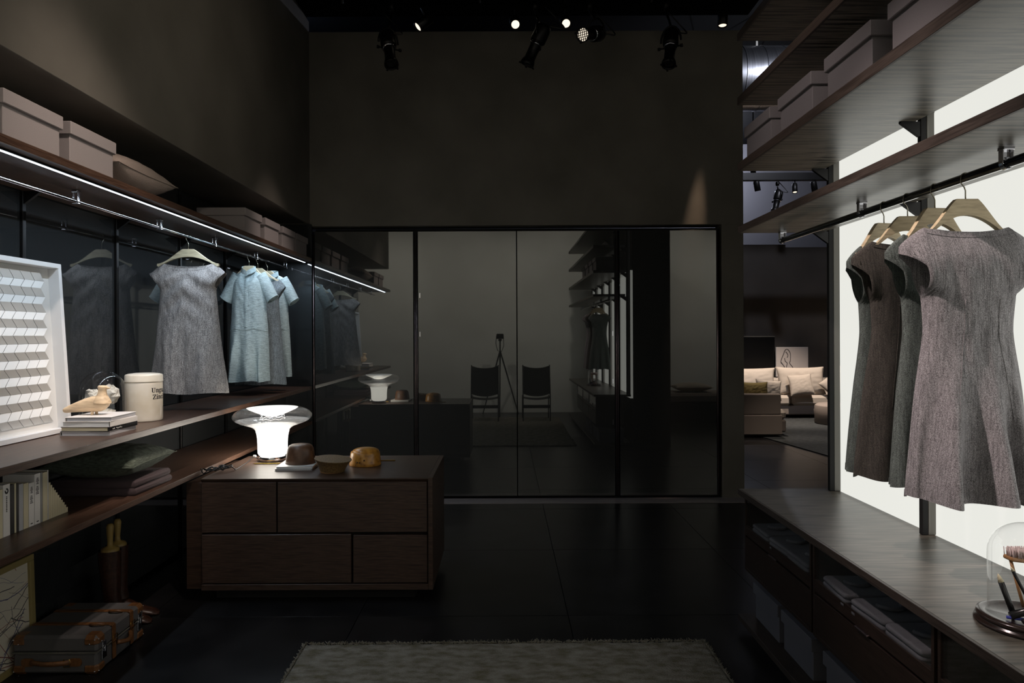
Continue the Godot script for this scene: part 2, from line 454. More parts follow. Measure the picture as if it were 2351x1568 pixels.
func build_left_side():
	var t := shelf("wall_shelf", "long dark wood shelf with a bright LED line under its front edge", V(-1.87, 2.33, 2.14), V(-2.385, 2.365, 6.66), M.wood_z)
	part("led_profile", Shape.new().box(Vector3(0.198, -0.004, -0.05), Vector3(0.026, 0.01, 4.36), 0.001), M.black_metal, t)
	part("led_strip", Shape.new().box(Vector3(0.198, -0.009, -0.05), Vector3(0.014, 0.004, 4.34), 0.001), M.led, t, "glowing cold white LED line")
	shelf("wall_shelf", "dark walnut shelf carrying the white relief art and the cream canister", V(-1.87, 1.085, 2.14), V(-2.385, 1.118, 6.64), M.wood_z)
	shelf("wall_shelf", "low dark walnut shelf that meets the chest of drawers, carrying upright books", V(-1.87, 0.75, 2.14), V(-2.385, 0.78, 6.64), M.wood_z)
	# rod
	var r := thing("hanging_rod", "thin chrome clothes rod under the LED shelf, holding grey and blue dresses", "clothes rod", V(-2.11, 2.275, 4.45))
	part("rod", Shape.new(false).tube([V(0, 0, -2.2), V(0, 0, 2.18)], 0.009, 12), M.chrome, r)
	for z in [2.55, 3.37, 4.185, 4.98, 5.82, 6.60]:
		var h := Shape.new()
		h.box(V(0, 0.047, z - 4.45), Vector3(0.03, 0.012, 0.03), 0.002)
		h.box(V(0.012, 0.022, z - 4.45), Vector3(0.005, 0.05, 0.016), 0.001)
		h.box(V(-0.012, 0.022, z - 4.45), Vector3(0.005, 0.05, 0.016), 0.001)
		h.box(V(0, -0.011, z - 4.45), Vector3(0.03, 0.005, 0.016), 0.001)
		part("rod_holder", h, M.chrome, r)

# ---------------------------------------------------------------- boxes, cushions, books
func storage_box(label: String, at: Vector3, m: Material, group: String, long := 0.352, deep := 0.36, tall := 0.19, front := 1.0) -> Node3D:
	var t := thing("storage_box", label, "storage box", at, group)
	var lid := 0.058
	part("body", Shape.new().box(Vector3(0, (tall - 0.01) / 2, 0), Vector3(deep - 0.024, tall - 0.012, long - 0.018), 0.002), m, t)
	part("lid", Shape.new().box(Vector3(0, tall - lid / 2, 0), Vector3(deep, lid, long), 0.003), m, t)
	return t

func pillow_rows(w: float, h: float, t: float, sd: int, up: float, pinch := 0.08, n := 26) -> Array:
	var f := FastNoiseLite.new()
	f.seed = sd; f.frequency = 1.0; f.fractal_octaves = 3
	var rows := []
	for j in n + 1:
		var v := -1.0 + 2.0 * j / n
		var row := []
		for i in n + 1:
			var u := -1.0 + 2.0 * i / n
			var x := u * w / 2 * (1.0 - pinch * (1.0 - u * u) * 0.0 - pinch * (1 - v * v) * absf(u) * absf(u))
			var z := v * h / 2 * (1.0 - pinch * (1 - u * u) * absf(v) * absf(v))
			var b := pow(maxf(0, 1.0 - pow(absf(u), 2.6)), 0.55) * pow(maxf(0, 1.0 - pow(absf(v), 2.6)), 0.55)
			var wr := f.get_noise_2d(u * 3.2 + 10 * up, v * 3.2) * 0.10 * b + 0.05 * sin(9.0 * atan2(v, u) + sd) * b * (1.0 - b)
			row.append(Vector3(x, up * t / 2 * (b + wr) + 0.0, z))
		rows.append(row)
	return rows

func pillow_shape(w: float, h: float, t: float, sd: int, pinch := 0.08) -> Shape:
	var s := Shape.new(false)
	s.grid(pillow_rows(w, h, t, sd, 1.0, pinch), false, true)
	s.grid(pillow_rows(w, h, t, sd, -1.0, pinch), false, false)
	return s

func cushion(label: String, at: Vector3, w: float, h: float, t: float, m: Material, basis := Basis.IDENTITY, sd := 1, group := "") -> Node3D:
	var o := thing("cushion", label, "cushion", at, group)
	o.basis = basis
	part("cover", pillow_shape(w, h, t, sd), m, o)
	var path := []
	for k in 4:
		var rows := pillow_rows(w, h, t, sd, 1.0)
		var n := rows.size() - 1
		for i in n:
			path.append([rows[0][i], rows[i][n], rows[n][n - i], rows[n - i][0]][k])
	path.append(path[0])
	part("piping", Shape.new(false).tube(path, 0.003, 5), m, o)
	return o

func book(label: String, at: Vector3, w: float, d: float, h: float, cover: Material, pages: Material, turn := 0.0, group := "", soft := false) -> Node3D:   # lying; spine along +x side
	var o := thing("book", label, "book", at, group, turn)
	var c := 0.0025 if not soft else 0.0008
	var s := Shape.new()
	s.box(Vector3(0, c / 2, 0), Vector3(w, c, d), 0.0006)
	s.box(Vector3(0, h - c / 2, 0), Vector3(w, c, d), 0.0006)
	s.box(Vector3(w / 2 - c / 2, h / 2, 0), Vector3(c, h - 2 * c, d), 0.0006)
	part("cover", s, cover, o)
	part("pages", Shape.new().box(Vector3(-0.003, h / 2, 0), Vector3(w - 0.010, h - 2 * c, d - 0.008), 0.0005), pages, o)
	return o

func upright_book(label: String, at: Vector3, thick: float, tall: float, deep: float, cover: Material, pages: Material, mark := 0) -> Node3D:   # spine turned to the aisle (+x)
	var o := thing("book", label, "book", at, "books upright on the low shelf")
	var c := 0.002
	var s := Shape.new()
	s.box(Vector3(0, tall / 2, thick / 2 - c / 2), Vector3(deep, tall, c), 0.0006)
	s.box(Vector3(0, tall / 2, -thick / 2 + c / 2), Vector3(deep, tall, c), 0.0006)
	s.box(Vector3(deep / 2 - 0.001, tall / 2, 0), Vector3(0.002, tall, thick - 0.001), 0.0006)
	part("cover", s, cover, o)
	part("pages", Shape.new().box(Vector3(-0.004, tall / 2, 0), Vector3(deep - 0.010, tall - 0.008, thick - 2 * c), 0.0004), pages, o)
	if mark:
		var k := Shape.new()
		if mark == 1:      # round sign near the top, a column of small lettering below
			for i in 10:
				var a := TAU * i / 12.0
				k.box(Vector3(deep / 2 + 0.0004, tall - 0.028 + cos(a) * 0.0085, -sin(a) * 0.0075), Vector3(0.0008, 0.006, 0.005), 0.0)
			for i in 9:
				k.box(Vector3(deep / 2 + 0.0004, tall - 0.052 - 0.0075 * i, 0.0), Vector3(0.0008, 0.0052, 0.004 + 0.001 * (i % 2)), 0.0)
		else:
			for i in 5:
				k.box(Vector3(deep / 2 + 0.0004, tall - 0.020 - 0.006 * i, 0.0), Vector3(0.0008, 0.003, thick * (0.25 + 0.1 * (i % 3))), 0.0)
			for i in 6:
				k.box(Vector3(deep / 2 + 0.0004, tall - 0.058 - 0.006 * i, 0.001), Vector3(0.0008, 0.003, thick * (0.28 + 0.12 * ((i * 7) % 3))), 0.0)
			k.box(Vector3(deep / 2 + 0.0004, 0.012, 0.0), Vector3(0.0008, 0.004, thick * 0.35), 0.0)
		part("lettering", k, M.ink, o)
	return o

# ---------------------------------------------------------------- hangers and dresses
func at_y(keys: Array, y: float) -> float:    # smooth value between (y, value) keys, y falling
	if y >= keys[0].x: return keys[0].y
	for i in keys.size() - 1:
		if y >= keys[i + 1].x:
			var t: float = (keys[i].x - y) / (keys[i].x - keys[i + 1].x)
			var p0: float = keys[maxi(i - 1, 0)].y; var p3: float = keys[mini(i + 2, keys.size() - 1)].y
			return lerpf(cubic_interpolate(keys[i].y, keys[i + 1].y, p0, p3, t), lerpf(keys[i].y, keys[i + 1].y, t), 0.4)
	return keys[-1].y

func hanger(label: String, at: Vector3, hw: float, hook: float, m: Material, group: String, turn := 0.0, drop := 0.0) -> Node3D:
	var o := thing("clothes_hanger", label, "hanger", at, group, turn)
	var p := PackedVector2Array()
	p.append(Vector2(-0.034, 0)); p.append(Vector2(0.034, 0))
	for k in range(1, 13):
		var t := k / 12.0
		p.append(Vector2(lerpf(0.034, hw, t), -(0.098 + drop) * (0.55 * t + 0.45 * t * t * (3 - 2 * t)) - 0.012 * sin(PI * t)))
	p.append(Vector2(hw + 0.002, -0.112 - drop))
	p.append(Vector2(hw - 0.008, -0.118 - drop))
	for k in range(1, 24):
		var u := 1.0 - 2.0 * k / 24.0
		p.append(Vector2(u * (hw - 0.008), -0.052 - (0.066 + drop) * pow(absf(u), 1.9)))
	p.append(Vector2(-hw + 0.008, -0.118 - drop)); p.append(Vector2(-hw - 0.002, -0.112 - drop))
	for k in range(12, 0, -1):
		var t := k / 12.0
		p.append(Vector2(-lerpf(0.034, hw, t), -(0.098 + drop) * (0.55 * t + 0.45 * t * t * (3 - 2 * t)) - 0.012 * sin(PI * t)))
	part("arms", Shape.new().prism(p, -0.010, 0.010), m, o)
	var path := [Vector3(0, -0.02, 0), Vector3(0, hook * 0.4, 0), Vector3(-0.004, hook * 0.55, 0), Vector3(-0.016, hook - 0.016, 0)]
	for k in 10:
		var a := PI + 0.1 - k * 0.40
		path.append(Vector3(0.0 + cos(a) * 0.0145, hook + sin(a) * 0.0145, 0))
	part("hook", Shape.new(false).tube(path, 0.0021, 6), M.nickel, o)
	return o

class Cloth:
	var L := 0.87; var W := []; var D := []; var xn := 0.14; var yn := 0.0; var scoop := [0.02, 0.015]; var ytip := -0.07
	var arm := Vector2(-0.18, -0.07); var gap := 0.05; var amp := 0.012; var flute := 0.0; var flutes := 5.0; var hem := 0.006; var back := 1.0; var front := 1.0; var sd := 1; var drape := 0.0; var waist := 0.42
	var host
	var nz := FastNoiseLite.new()
	func top(s: float, side: int) -> float:
		var sn: float = xn / host.at_y(W, yn - 0.02)
		var a := absf(s)
		if a < sn:
			return yn - (scoop[side] as float) * pow(1.0 - pow(a / sn, 2.0), 0.8)
		var t := (a - sn) / (1.0 - sn)
		return yn + (ytip - yn) * (0.45 * t + 0.55 * t * t)
	func pt(s: float, v: float, side: int, off := 0.0) -> Vector3:
		var tp := top(s, side)
		var y := -L + v * (tp + L)
		var w: float = host.at_y(W, y)
		var x := s * w
		var q := pow(maxf(0.0, 1.0 - pow(absf(s), 2.4)), 0.55)
		var sn: float = xn / host.at_y(W, yn - 0.02)
		var over := clampf((v - 0.84) / 0.16, 0.0, 1.0)
		var tap := sqrt(maxf(0.0, 1.0 - over * over))
		tap = maxf(tap, 0.42 * (1.0 - smoothstep(sn * 0.7, sn * 1.05, absf(s))))
		var z: float = host.at_y(D, y) * q * tap
		if y > arm.x and y < arm.y:
			var g := sin(PI * (y - arm.x) / (arm.y - arm.x))
			z += gap * pow(maxf(g, 0.0), 0.45) * pow(absf(s), 5.0)
		var low := clampf(-y / L, 0.0, 1.0)
		var edge := 1.0 - pow(absf(s), 6.0)
		z += amp * edge * tap * (0.25 + 0.9 * low) * nz.get_noise_2d(x * 9.0 + 31.0 * side, y * 1.5)
		z += amp * 0.2 * edge * tap * nz.get_noise_2d(x * 20.0 + y * 9.0 + 7.0 * side, y * 5.0)
		if drape > 0.0:      # soft V folds that hang from the shoulders
			var vv := y + 0.05 + 0.85 * absf(x)
			z += drape * edge * sin(vv * 44.0) * smoothstep(-0.50, -0.08, y) * (1.0 - smoothstep(-0.06, 0.0, y - tp + 0.02))
		var sl := smoothstep(waist, 1.0, low)
		var ang := s * PI * 0.5
		z += flute * sl * edge * sin(ang * flutes + 1.1 * side + sd)
		x += flute * 0.5 * sl * sin(ang * 3.0 + sd)
		var yy := y + hem * (1.0 - v) * sin(6.0 * s + sd + 2.0 * side)
		return Vector3(x, yy, z * front + off) if side == 0 else Vector3(x, yy, -z * back - off)

func cloth_rows(c: Cloth, side: int, ns := 60, nv := 72, s0 := -1.0, s1 := 1.0, v0 := 0.0, v1 := 1.0, off := 0.0) -> Array:
	var rows := []
	for j in nv + 1:
		var r := []
		for i in ns + 1:
			r.append(c.pt(lerpf(s0, s1, float(i) / ns), lerpf(v0, v1, float(j) / nv), side, off))
		rows.append(r)
	return rows

func cloth_body(c: Cloth) -> Shape:
	c.host = self
	c.nz.seed = c.sd; c.nz.frequency = 1.0; c.nz.fractal_octaves = 2
	var s := Shape.new(false)
	s.grid(cloth_rows(c, 0))
	s.grid(cloth_rows(c, 1), false, true)
	return s

func sheath(label: String, at: Vector3, c: Cloth, m: Material, group: String, turn := 0.0) -> Node3D:
	var o := thing("dress", label, "dress", at, group, turn)
	part("bodice_and_skirt", cloth_body(c), m, o)
	var b := Shape.new(false)
	b.grid(cloth_rows(c, 0, 60, 2, -1.0, 1.0, 0.0, 0.028, 0.0022))
	b.grid(cloth_rows(c, 1, 60, 2, -1.0, 1.0, 0.0, 0.028, 0.0022), false, true)
	part("hem", b, m, o)
	var sn: float = c.xn / at_y(c.W, c.yn - 0.02)
	var n := Shape.new(false)
	n.grid(cloth_rows(c, 0, 40, 2, -sn, sn, 0.978, 1.0, 0.002))
	n.grid(cloth_rows(c, 1, 40, 2, -sn, sn, 0.978, 1.0, 0.002), false, true)
	part("neckline", n, m, o)
	for side in [-0.42, 0.42]:      # long darts from bust to skirt
		var path := []
		for k in 30:
			var v := lerpf(0.30, 0.74, k / 29.0)
			var p := c.pt(side * (1.0 + 0.12 * cos(k / 29.0 * PI)), v, 0)
			path.append(p)
		part("dart", Shape.new(false).tube(path, 0.0016, 5), m, o)
	return o

func shirt_dress(label: String, at: Vector3, c: Cloth, m: Material, group: String, turn := 0.0) -> Node3D:
	var o := thing("dress", label, "dress", at, group, turn)
	part("bodice_and_skirt", cloth_body(c), m, o)
	for sd in [-1.0, 1.0]:
		var rows := []
		for j in 13:
			var t := j / 12.0
			var mid := Vector3(sd * lerpf(0.088, 0.196, t), lerpf(-0.045, -0.225, t) - 0.012 * t * t, 0)
			var ax := Vector3(sd * 0.62, -0.78, 0).normalized()
			var across := Vector3(ax.y, -ax.x, 0) * (-1.0)
			var r := []
			for i in 21:
				var a := TAU * i / 20.0
				var rr := lerpf(0.056, 0.052, t) * (1.0 + 0.05 * sin(3 * a + 4.0 * t + sd))
				r.append(mid + across * cos(a) * rr + Vector3(0, 0, 1) * sin(a) * (0.045 + 0.012 * t))
			rows.append(r)
		var s := Shape.new(false)
		s.grid(rows, false, sd > 0)
		part("sleeve", s, m, o)
		var cuff := []
		for i in 21: cuff.append(rows[12][i])
		part("cuff", Shape.new(false).tube(cuff, 0.004, 6), m, o)
	# stand collar
	var col := []
	for j in 5:
		var r := []
		for i in 33:
			var a := PI / 2 + TAU * (i / 32.0)
			var rx := 0.062 - 0.006 * j / 4.0
			r.append(Vector3(cos(a) * rx, -0.022 + 0.010 * j + 0.014 * (1 - sin(a)) - (0.030 if i == 0 or i == 32 else 0.018 * pow(maxf(sin(a), 0), 3)), 0.012 + sin(a) * 0.048))
		col.append(r)
	part("collar", Shape.new(false).grid(col), m, o)
	# buttoned front and waist seam
	var wx := 0.017
	var rows2 := []
	for j in 33:
		var v := lerpf(0.955, 0.50, j / 32.0)
		var r := []
		for i in 5:
			var y := -c.L + v * (c.top(0, 0) + c.L)
			r.append(c.pt((-wx + 2 * wx * i / 4.0) / at_y(c.W, y), v, 0, 0.004 if i > 0 and i < 4 else 0.0006))
		rows2.append(r)
	part("button_placket", Shape.new(false).grid(rows2, false, true), m, o)
	var ws := Shape.new(false)
	ws.grid(cloth_rows(c, 0, 60, 2, -1.0, 1.0, 0.475, 0.489, 0.0045))
	ws.grid(cloth_rows(c, 1, 60, 2, -1.0, 1.0, 0.475, 0.489, 0.0045), false, true)
	part("waist_seam", ws, m, o)
	var hb := Shape.new(false)
	hb.grid(cloth_rows(c, 0, 60, 2, -1.0, 1.0, 0.0, 0.022, 0.002))
	hb.grid(cloth_rows(c, 1, 60, 2, -1.0, 1.0, 0.0, 0.022, 0.002), false, true)
	part("hem", hb, m, o)
	return o

func cap_sheath() -> Cloth:
	var c := Cloth.new()
	c.L = 0.866
	c.W = [Vector2(0.0, 0.235), Vector2(-0.065, 0.252), Vector2(-0.105, 0.218), Vector2(-0.155, 0.187), Vector2(-0.25, 0.192), Vector2(-0.40, 0.206), Vector2(-0.62, 0.228), Vector2(-0.866, 0.260)]
	c.D = [Vector2(0.0, 0.05), Vector2(-0.10, 0.075), Vector2(-0.30, 0.085), Vector2(-0.60, 0.10), Vector2(-0.866, 0.12)]
	c.xn = 0.165; c.scoop = [0.035, 0.02]; c.arm = Vector2(-0.165, -0.06); c.gap = 0.045; c.amp = 0.020; c.flute = 0.026; c.flutes = 4.0; c.sd = 4; c.drape = 0.013; c.back = 0.7
	return c

func build_left_objects():
	var g1 := "grey mauve lidded boxes on the LED shelf"
	var b := storage_box("mauve fabric box nearest the viewer on the LED shelf", V(-2.08, 2.365, 2.775), M.box_mauve, g1)
	dup(b, V(-2.08, 2.365, 3.178), "mauve fabric box beside the taupe cushion on the LED shelf")
	dup(b, V(-2.08, 2.365, 5.20), "grey lidded box at the near end of the far row, its long side in view")
	dup(b, V(-2.08, 2.365, 5.635), "grey lidded box second in the far row of four above the blue dresses")
	dup(b, V(-2.08, 2.365, 6.06), "grey lidded box third in the far row of four above the blue dresses")
	dup(b, V(-2.08, 2.365, 6.46), "grey lidded box last in the far row, next to the glass wardrobe")
	cushion("taupe linen cushion lying beside the fabric boxes on the LED shelf", V(-2.13, 2.476, 3.70), 0.44, 0.62, 0.20, M.cushion_taupe, Basis.IDENTITY, 5)
	# dresses
	var hg := "pale hangers on the chrome rod"
	hanger("pale wooden hanger holding the grey tweed dress on the chrome rod", V(-2.11, 2.19, 4.57), 0.205, 0.085, M.maple_pale, hg)
	sheath("grey tweed dress with draped boat neck and cap sleeves over the cream canister", V(-2.11, 2.095, 4.57), cap_sheath(), M.tweed_grey, "dresses on the chrome rod")
	hanger("pale hanger inside the collar of the light blue shirt dress", V(-2.11, 2.19, 5.66), 0.15, 0.085, M.maple_pale, hg)
	var c := Cloth.new()
	c.L = 0.915
	c.W = [Vector2(0.0, 0.132), Vector2(-0.06, 0.142), Vector2(-0.20, 0.139), Vector2(-0.40, 0.148), Vector2(-0.46, 0.154), Vector2(-0.70, 0.172), Vector2(-0.915, 0.184)]
	c.D = [Vector2(0.0, 0.05), Vector2(-0.10, 0.075), Vector2(-0.40, 0.08), Vector2(-0.60, 0.10), Vector2(-0.915, 0.115)]
	c.xn = 0.055; c.scoop = [0.03, 0.005]; c.ytip = -0.055; c.arm = Vector2(-1, -0.99); c.gap = 0.0; c.amp = 0.016; c.flute = 0.036; c.flutes = 6.0; c.sd = 7; c.waist = 0.48; c.back = 0.6
	shirt_dress("light blue linen shirt dress with short sleeves and buttoned front", V(-2.11, 2.150, 5.66), c, M.linen_blue, "dresses on the chrome rod")
	hanger("pale hanger of the grey blue dress just behind the light blue one", V(-2.11, 2.19, 5.86), 0.18, 0.085, M.maple_pale, hg)
	var c3 := cap_sheath()
	c3.L = 0.90; c3.sd = 11; c3.drape = 0.0; c3.front = 0.7; c3.back = 0.6
	var w3 := []
	for q in c3.W: w3.append(Vector2(q.x * 1.04, q.y * 0.86))
	c3.W = w3
	sheath("grey blue cap sleeve dress half hidden behind the light blue shirt dress", V(-2.09, 2.095, 5.86), c3, M.denim_grey, "dresses on the chrome rod")
	hanger("pale hanger of the last dress before the glass wardrobe", V(-2.11, 2.19, 6.10), 0.15, 0.085, M.maple_pale, hg)
	var c4 := Cloth.new()
	c4.L = 0.90; c4.W = c.W; c4.D = c.D; c4.xn = c.xn; c4.scoop = c.scoop; c4.ytip = c.ytip; c4.arm = c.arm; c4.gap = 0.0; c4.amp = 0.014; c4.flute = 0.02; c4.flutes = 5.0; c4.sd = 12; c4.waist = 0.48; c4.front = 0.7; c4.back = 0.6
	shirt_dress("blue short sleeved shirt dress, last on the chrome rod", V(-2.07, 2.150, 6.10), c4, M.linen_blue, "dresses on the chrome rod")
	build_relief()
	build_canister()
	build_mid_books()
	build_low_shelf()
	build_floor_things()

# white folded paper relief in a deep white frame
func build_relief():
	var o := thing("framed_relief", "white framed relief of folded paper zigzags leaning on the shelf", "wall art", V(-2.232, 1.121, 3.075))
	o.rotation.z = 0.062
	var W := 0.90; var H := 0.86
	for q in [[Vector3(0, 0.012, 0), Vector3(0.065, 0.024, W)], [Vector3(0, H - 0.012, 0), Vector3(0.065, 0.024, W)], [Vector3(0, H / 2, W / 2 - 0.012), Vector3(0.065, H - 0.048, 0.024)], [Vector3(0, H / 2, -W / 2 + 0.012), Vector3(0.065, H - 0.048, 0.024)]]:
		part("frame_bar", Shape.new().box(q[0] - Vector3(0.0325, 0, 0), q[1], 0.0015), M.white_lacquer, o)
	part("backing", Shape.new().span(Vector3(-0.064, 0.024, -W / 2 + 0.024), Vector3(-0.056, H - 0.024, W / 2 - 0.024), 0.0), M.paper, o)
	# facets: bands tilt up and down in turn, each band sheared the other way
	var bands := 19; var cols := 10
	var bh := 0.0395; var cw := 0.072; var y0 := 0.058
	var kinds := []
	for k in 2:
		var sh := 0.056 if k == 0 else -0.056
		var x0 := 0.0 if k == 0 else 0.018
		var x1 := 0.018 - x0
		var s := Shape.new()
		var g := 0.0018
		var pts := [Vector3(x0, 0.0006, -g), Vector3(x0, 0.0006, -cw + g), Vector3(x1, bh - 0.0006, -cw + g + sh), Vector3(x1, bh - 0.0006, -g + sh)]
		var nn: Vector3 = (pts[1] - pts[0]).cross(pts[3] - pts[0]).normalized() * 0.0012
		var q := []
		for p in pts: q.append(p - nn)
		s.quad(pts[0], pts[1], pts[2], pts[3])
		s.quad(q[3], q[2], q[1], q[0])
		for i in 4:
			s.quad(pts[i], q[i], q[(i + 1) % 4], pts[(i + 1) % 4])
		kinds.append(s.mesh(M.paper))
	for j in bands:
		for i in cols:
			var f := part_mesh("paper_facet", kinds[j % 2], o)
			f.position = Vector3(-0.052, y0 + bh * j, 0.33 - cw * i + (0.0 if j % 2 == 0 else 0.056))

func bent(text: String, size: int, depth: float, px: float, r: float, m: Material) -> ArrayMesh:   # lettering wrapped round an upright cylinder, facing +z
	var t := TextMesh.new()
	var f := SystemFont.new()
	f.font_names = PackedStringArray(["Droid Serif"])
	f.font_weight = 700
	t.font = f; t.font_size = size; t.text = text; t.depth = depth; t.pixel_size = px
	t.curve_step = 1.0
	var arr := t.get_mesh_arrays()
	var vs: PackedVector3Array = arr[Mesh.ARRAY_VERTEX]
	var ix = arr[Mesh.ARRAY_INDEX]
	var s := Shape.new()
	var n: int = ix.size() if ix != null else vs.size()
	for i in range(0, n, 3):
		var q := []
		for k in 3:
			var v: Vector3 = vs[ix[i + k] if ix != null else i + k]
			var a := v.x / r
			q.append(Vector3(sin(a) * (r + v.z), v.y, cos(a) * (r + v.z)))
		s.st.add_vertex(q[0]); s.st.add_vertex(q[1]); s.st.add_vertex(q[2])
	return s.mesh(m)

func build_canister():
	var o := thing("canister", "tall cream enamel canister with black lettering on the walnut shelf", "canister", V(-2.09, 1.118, 3.96))
	var r := 0.099
	part("body", Shape.new(false).lathe([Vector2(0.0, 0.0), Vector2(r - 0.006, 0.0), Vector2(r - 0.002, 0.003), Vector2(r - 0.001, 0.008), Vector2(r, 0.02), Vector2(r, 0.21), Vector2(r - 0.001, 0.226), Vector2(r - 0.006, 0.23), Vector2(0, 0.23)], 48, Vector3.ZERO, Basis.IDENTITY, false), M.enamel, o)
	part("lid", Shape.new(false).lathe([Vector2(r - 0.004, 0.226), Vector2(r + 0.0025, 0.227), Vector2(r + 0.003, 0.231), Vector2(r + 0.001, 0.235), Vector2(r + 0.001, 0.262), Vector2(r - 0.003, 0.268), Vector2(r - 0.016, 0.273), Vector2(0.05, 0.277), Vector2(0.0, 0.278)], 48, Vector3.ZERO, Basis.IDENTITY, false), M.enamel, o)
	var k := 0
	for w in ["Ungu.", "Zinci"]:
		var l := part_mesh("lettering", bent(w, 16, 0.0008, 0.0022, r + 0.0004, M.ink), o)
		l.position.y = 0.178 - 0.038 * k
		l.rotation.y = deg_to_rad(80.0)
		k += 1

func build_mid_books():
	var g := "stack of four books under the wooden bird"
	var x := -2.058; var d := 3.47
	var y := 1.118
	var specs := [[0.243, 0.252, 0.022, "grey book with a black spine edge, lowest of the stack under the bird", 0], [0.240, 0.250, 0.022, "black book with a worn cream page block, second from the bottom of the stack", 1], [0.236, 0.250, 0.026, "thick white paperback in the stack, just below the topmost book", 2], [0.222, 0.250, 0.022, "white book topmost of the stack, carrying the wooden bird", 3]]
	for s in specs:
		var k: int = s[4]
		var b := book(s[3], V(x, y, d), s[0], s[1], s[2], [M.cover_grey, M.cover_black, M.cover_white, M.cover_white][k], [M.paper_grey, M.paper_cream, M.paper, M.paper_grey][k], [0.02, -0.03, 0.0, 0.05][k] + (PI if k == 0 or k == 3 else 0.0), g, k == 2)
		if k == 1:
			var t := Shape.new()
			for i in 7:
				t.box(Vector3(s[0] / 2 + 0.0004, 0.010 + 0.0012 * (i % 3 - 1), 0.088 - 0.0105 * i - (0.008 if i > 1 else 0.0)), Vector3(0.0008, 0.004 + 0.002 * (i % 2), 0.007), 0.0)
			part("lettering", t, M.paper, b)
		x += 0.004
		y += s[2]
	# wooden bird: tapering tail, round breast, short neck and flat head
	var bird := thing("bird_figure", "carved pale wooden bird standing on the book stack", "figurine", V(-2.09, y, 3.46))
	var spine := [[-0.142, 0.020, 0.010], [-0.130, 0.024, 0.015], [-0.085, 0.036, 0.024], [-0.03, 0.048, 0.034], [0.018, 0.055, 0.041], [0.048, 0.058, 0.040], [0.070, 0.056, 0.032], [0.083, 0.052, 0.018], [0.088, 0.050, 0.004]]
	var bp := []; var brd := []
	for i in spine.size() - 1:
		for k in 4:
			var t := k / 4.0
			var q0 = spine[maxi(i - 1, 0)]; var q1 = spine[i]; var q2 = spine[i + 1]; var q3 = spine[mini(i + 2, spine.size() - 1)]
			bp.append(Vector3(cubic_interpolate(q1[0], q2[0], q0[0], q3[0], t), cubic_interpolate(q1[1], q2[1], q0[1], q3[1], t), 0))
			brd.append(cubic_interpolate(q1[2], q2[2], q0[2], q3[2], t))
	part("body", Shape.new(false).tube(bp, brd, 20, 0.9), M.bird, bird)
	part("head", Shape.new(false).lathe([Vector2(0.044, 0.060), Vector2(0.040, 0.074), Vector2(0.031, 0.088), Vector2(0.023, 0.102), Vector2(0.0195, 0.116), Vector2(0.0195, 0.126), Vector2(0.022, 0.136), Vector2(0.0225, 0.142), Vector2(0.018, 0.147), Vector2(0.0, 0.149)], 24, Vector3(0.046, 0, 0), Basis(Vector3.BACK, -0.06), false), M.bird, bird)
	for sg in [-1, 1]:
		part("foot", Shape.new(false).lathe([Vector2(0.0, 0.0), Vector2(0.008, 0.0), Vector2(0.006, 0.02), Vector2(0.0, 0.022)], 10, Vector3(0.012, 0, sg * 0.018), Basis.IDENTITY, false), M.bird, bird)
	part("beak", Shape.new(false).lathe([Vector2(0.008, 0.0), Vector2(0.005, 0.016), Vector2(0.0005, 0.026)], 10, Vector3(0.070, 0.136, 0), Basis(Vector3.BACK, -PI / 2 - 0.1)), M.bird, bird)
	# glass dome with crumpled newspaper
	var dome := thing("glass_dome", "clear round glass dome standing behind the wooden bird", "glass dome", V(-2.235, 1.118, 3.80))
	var pr := []
	for k in 14: pr.append(Vector2(0.114 + 0.003 * sin(PI * k / 13.0), 0.19 * k / 13.0))
	for k in range(1, 17):
		var a := PI / 2 * k / 16.0
		pr.append(Vector2(maxf(0.0003, 0.114 * cos(a)), 0.19 + 0.108 * sin(a)))
	part("glass", Shape.new(false).lathe(pr, 48, Vector3.ZERO, Basis.IDENTITY, false), M.clear, dome)
	var rng := RandomNumberGenerator.new()
	rng.seed = 9
	for q in [["ball of crumpled newspaper at the open side of the glass dome", Vector3(-0.040, 0.150, 0.025), Vector3(0.064, 0.060, 0.05)], ["folded newspaper sheet arched over inside the glass dome", Vector3(0.042, 0.165, -0.005), Vector3(0.062, 0.072, 0.05)], ["wad of newspaper on the floor of the glass dome", Vector3(0.0, 0.052, 0.0), Vector3(0.092, 0.052, 0.08)]]:
		var fn := FastNoiseLite.new()
		fn.seed = rng.randi(); fn.frequency = 2.0; fn.noise_type = FastNoiseLite.TYPE_CELLULAR
		var rr := []
		for j in 10:
			var th := PI * j / 9.0
			var row := []
			for i in 13:
				var ph := TAU * (i + 0.5 * (j % 2)) / 13.0
				var dir := Vector3(sin(th) * cos(ph), cos(th), sin(th) * sin(ph))
				row.append(dir * (q[2] as Vector3) * (1.0 + 0.55 * fn.get_noise_3dv(dir) + rng.randf_range(-0.10, 0.12)))
			rr.append(row)
		var ns := Shape.new(true)
		ns.grid(rr, true)
		solo("crumpled_newspaper", q[0], "newspaper", ns, M.news, dome.position + q[1], "newspaper in the glass dome")

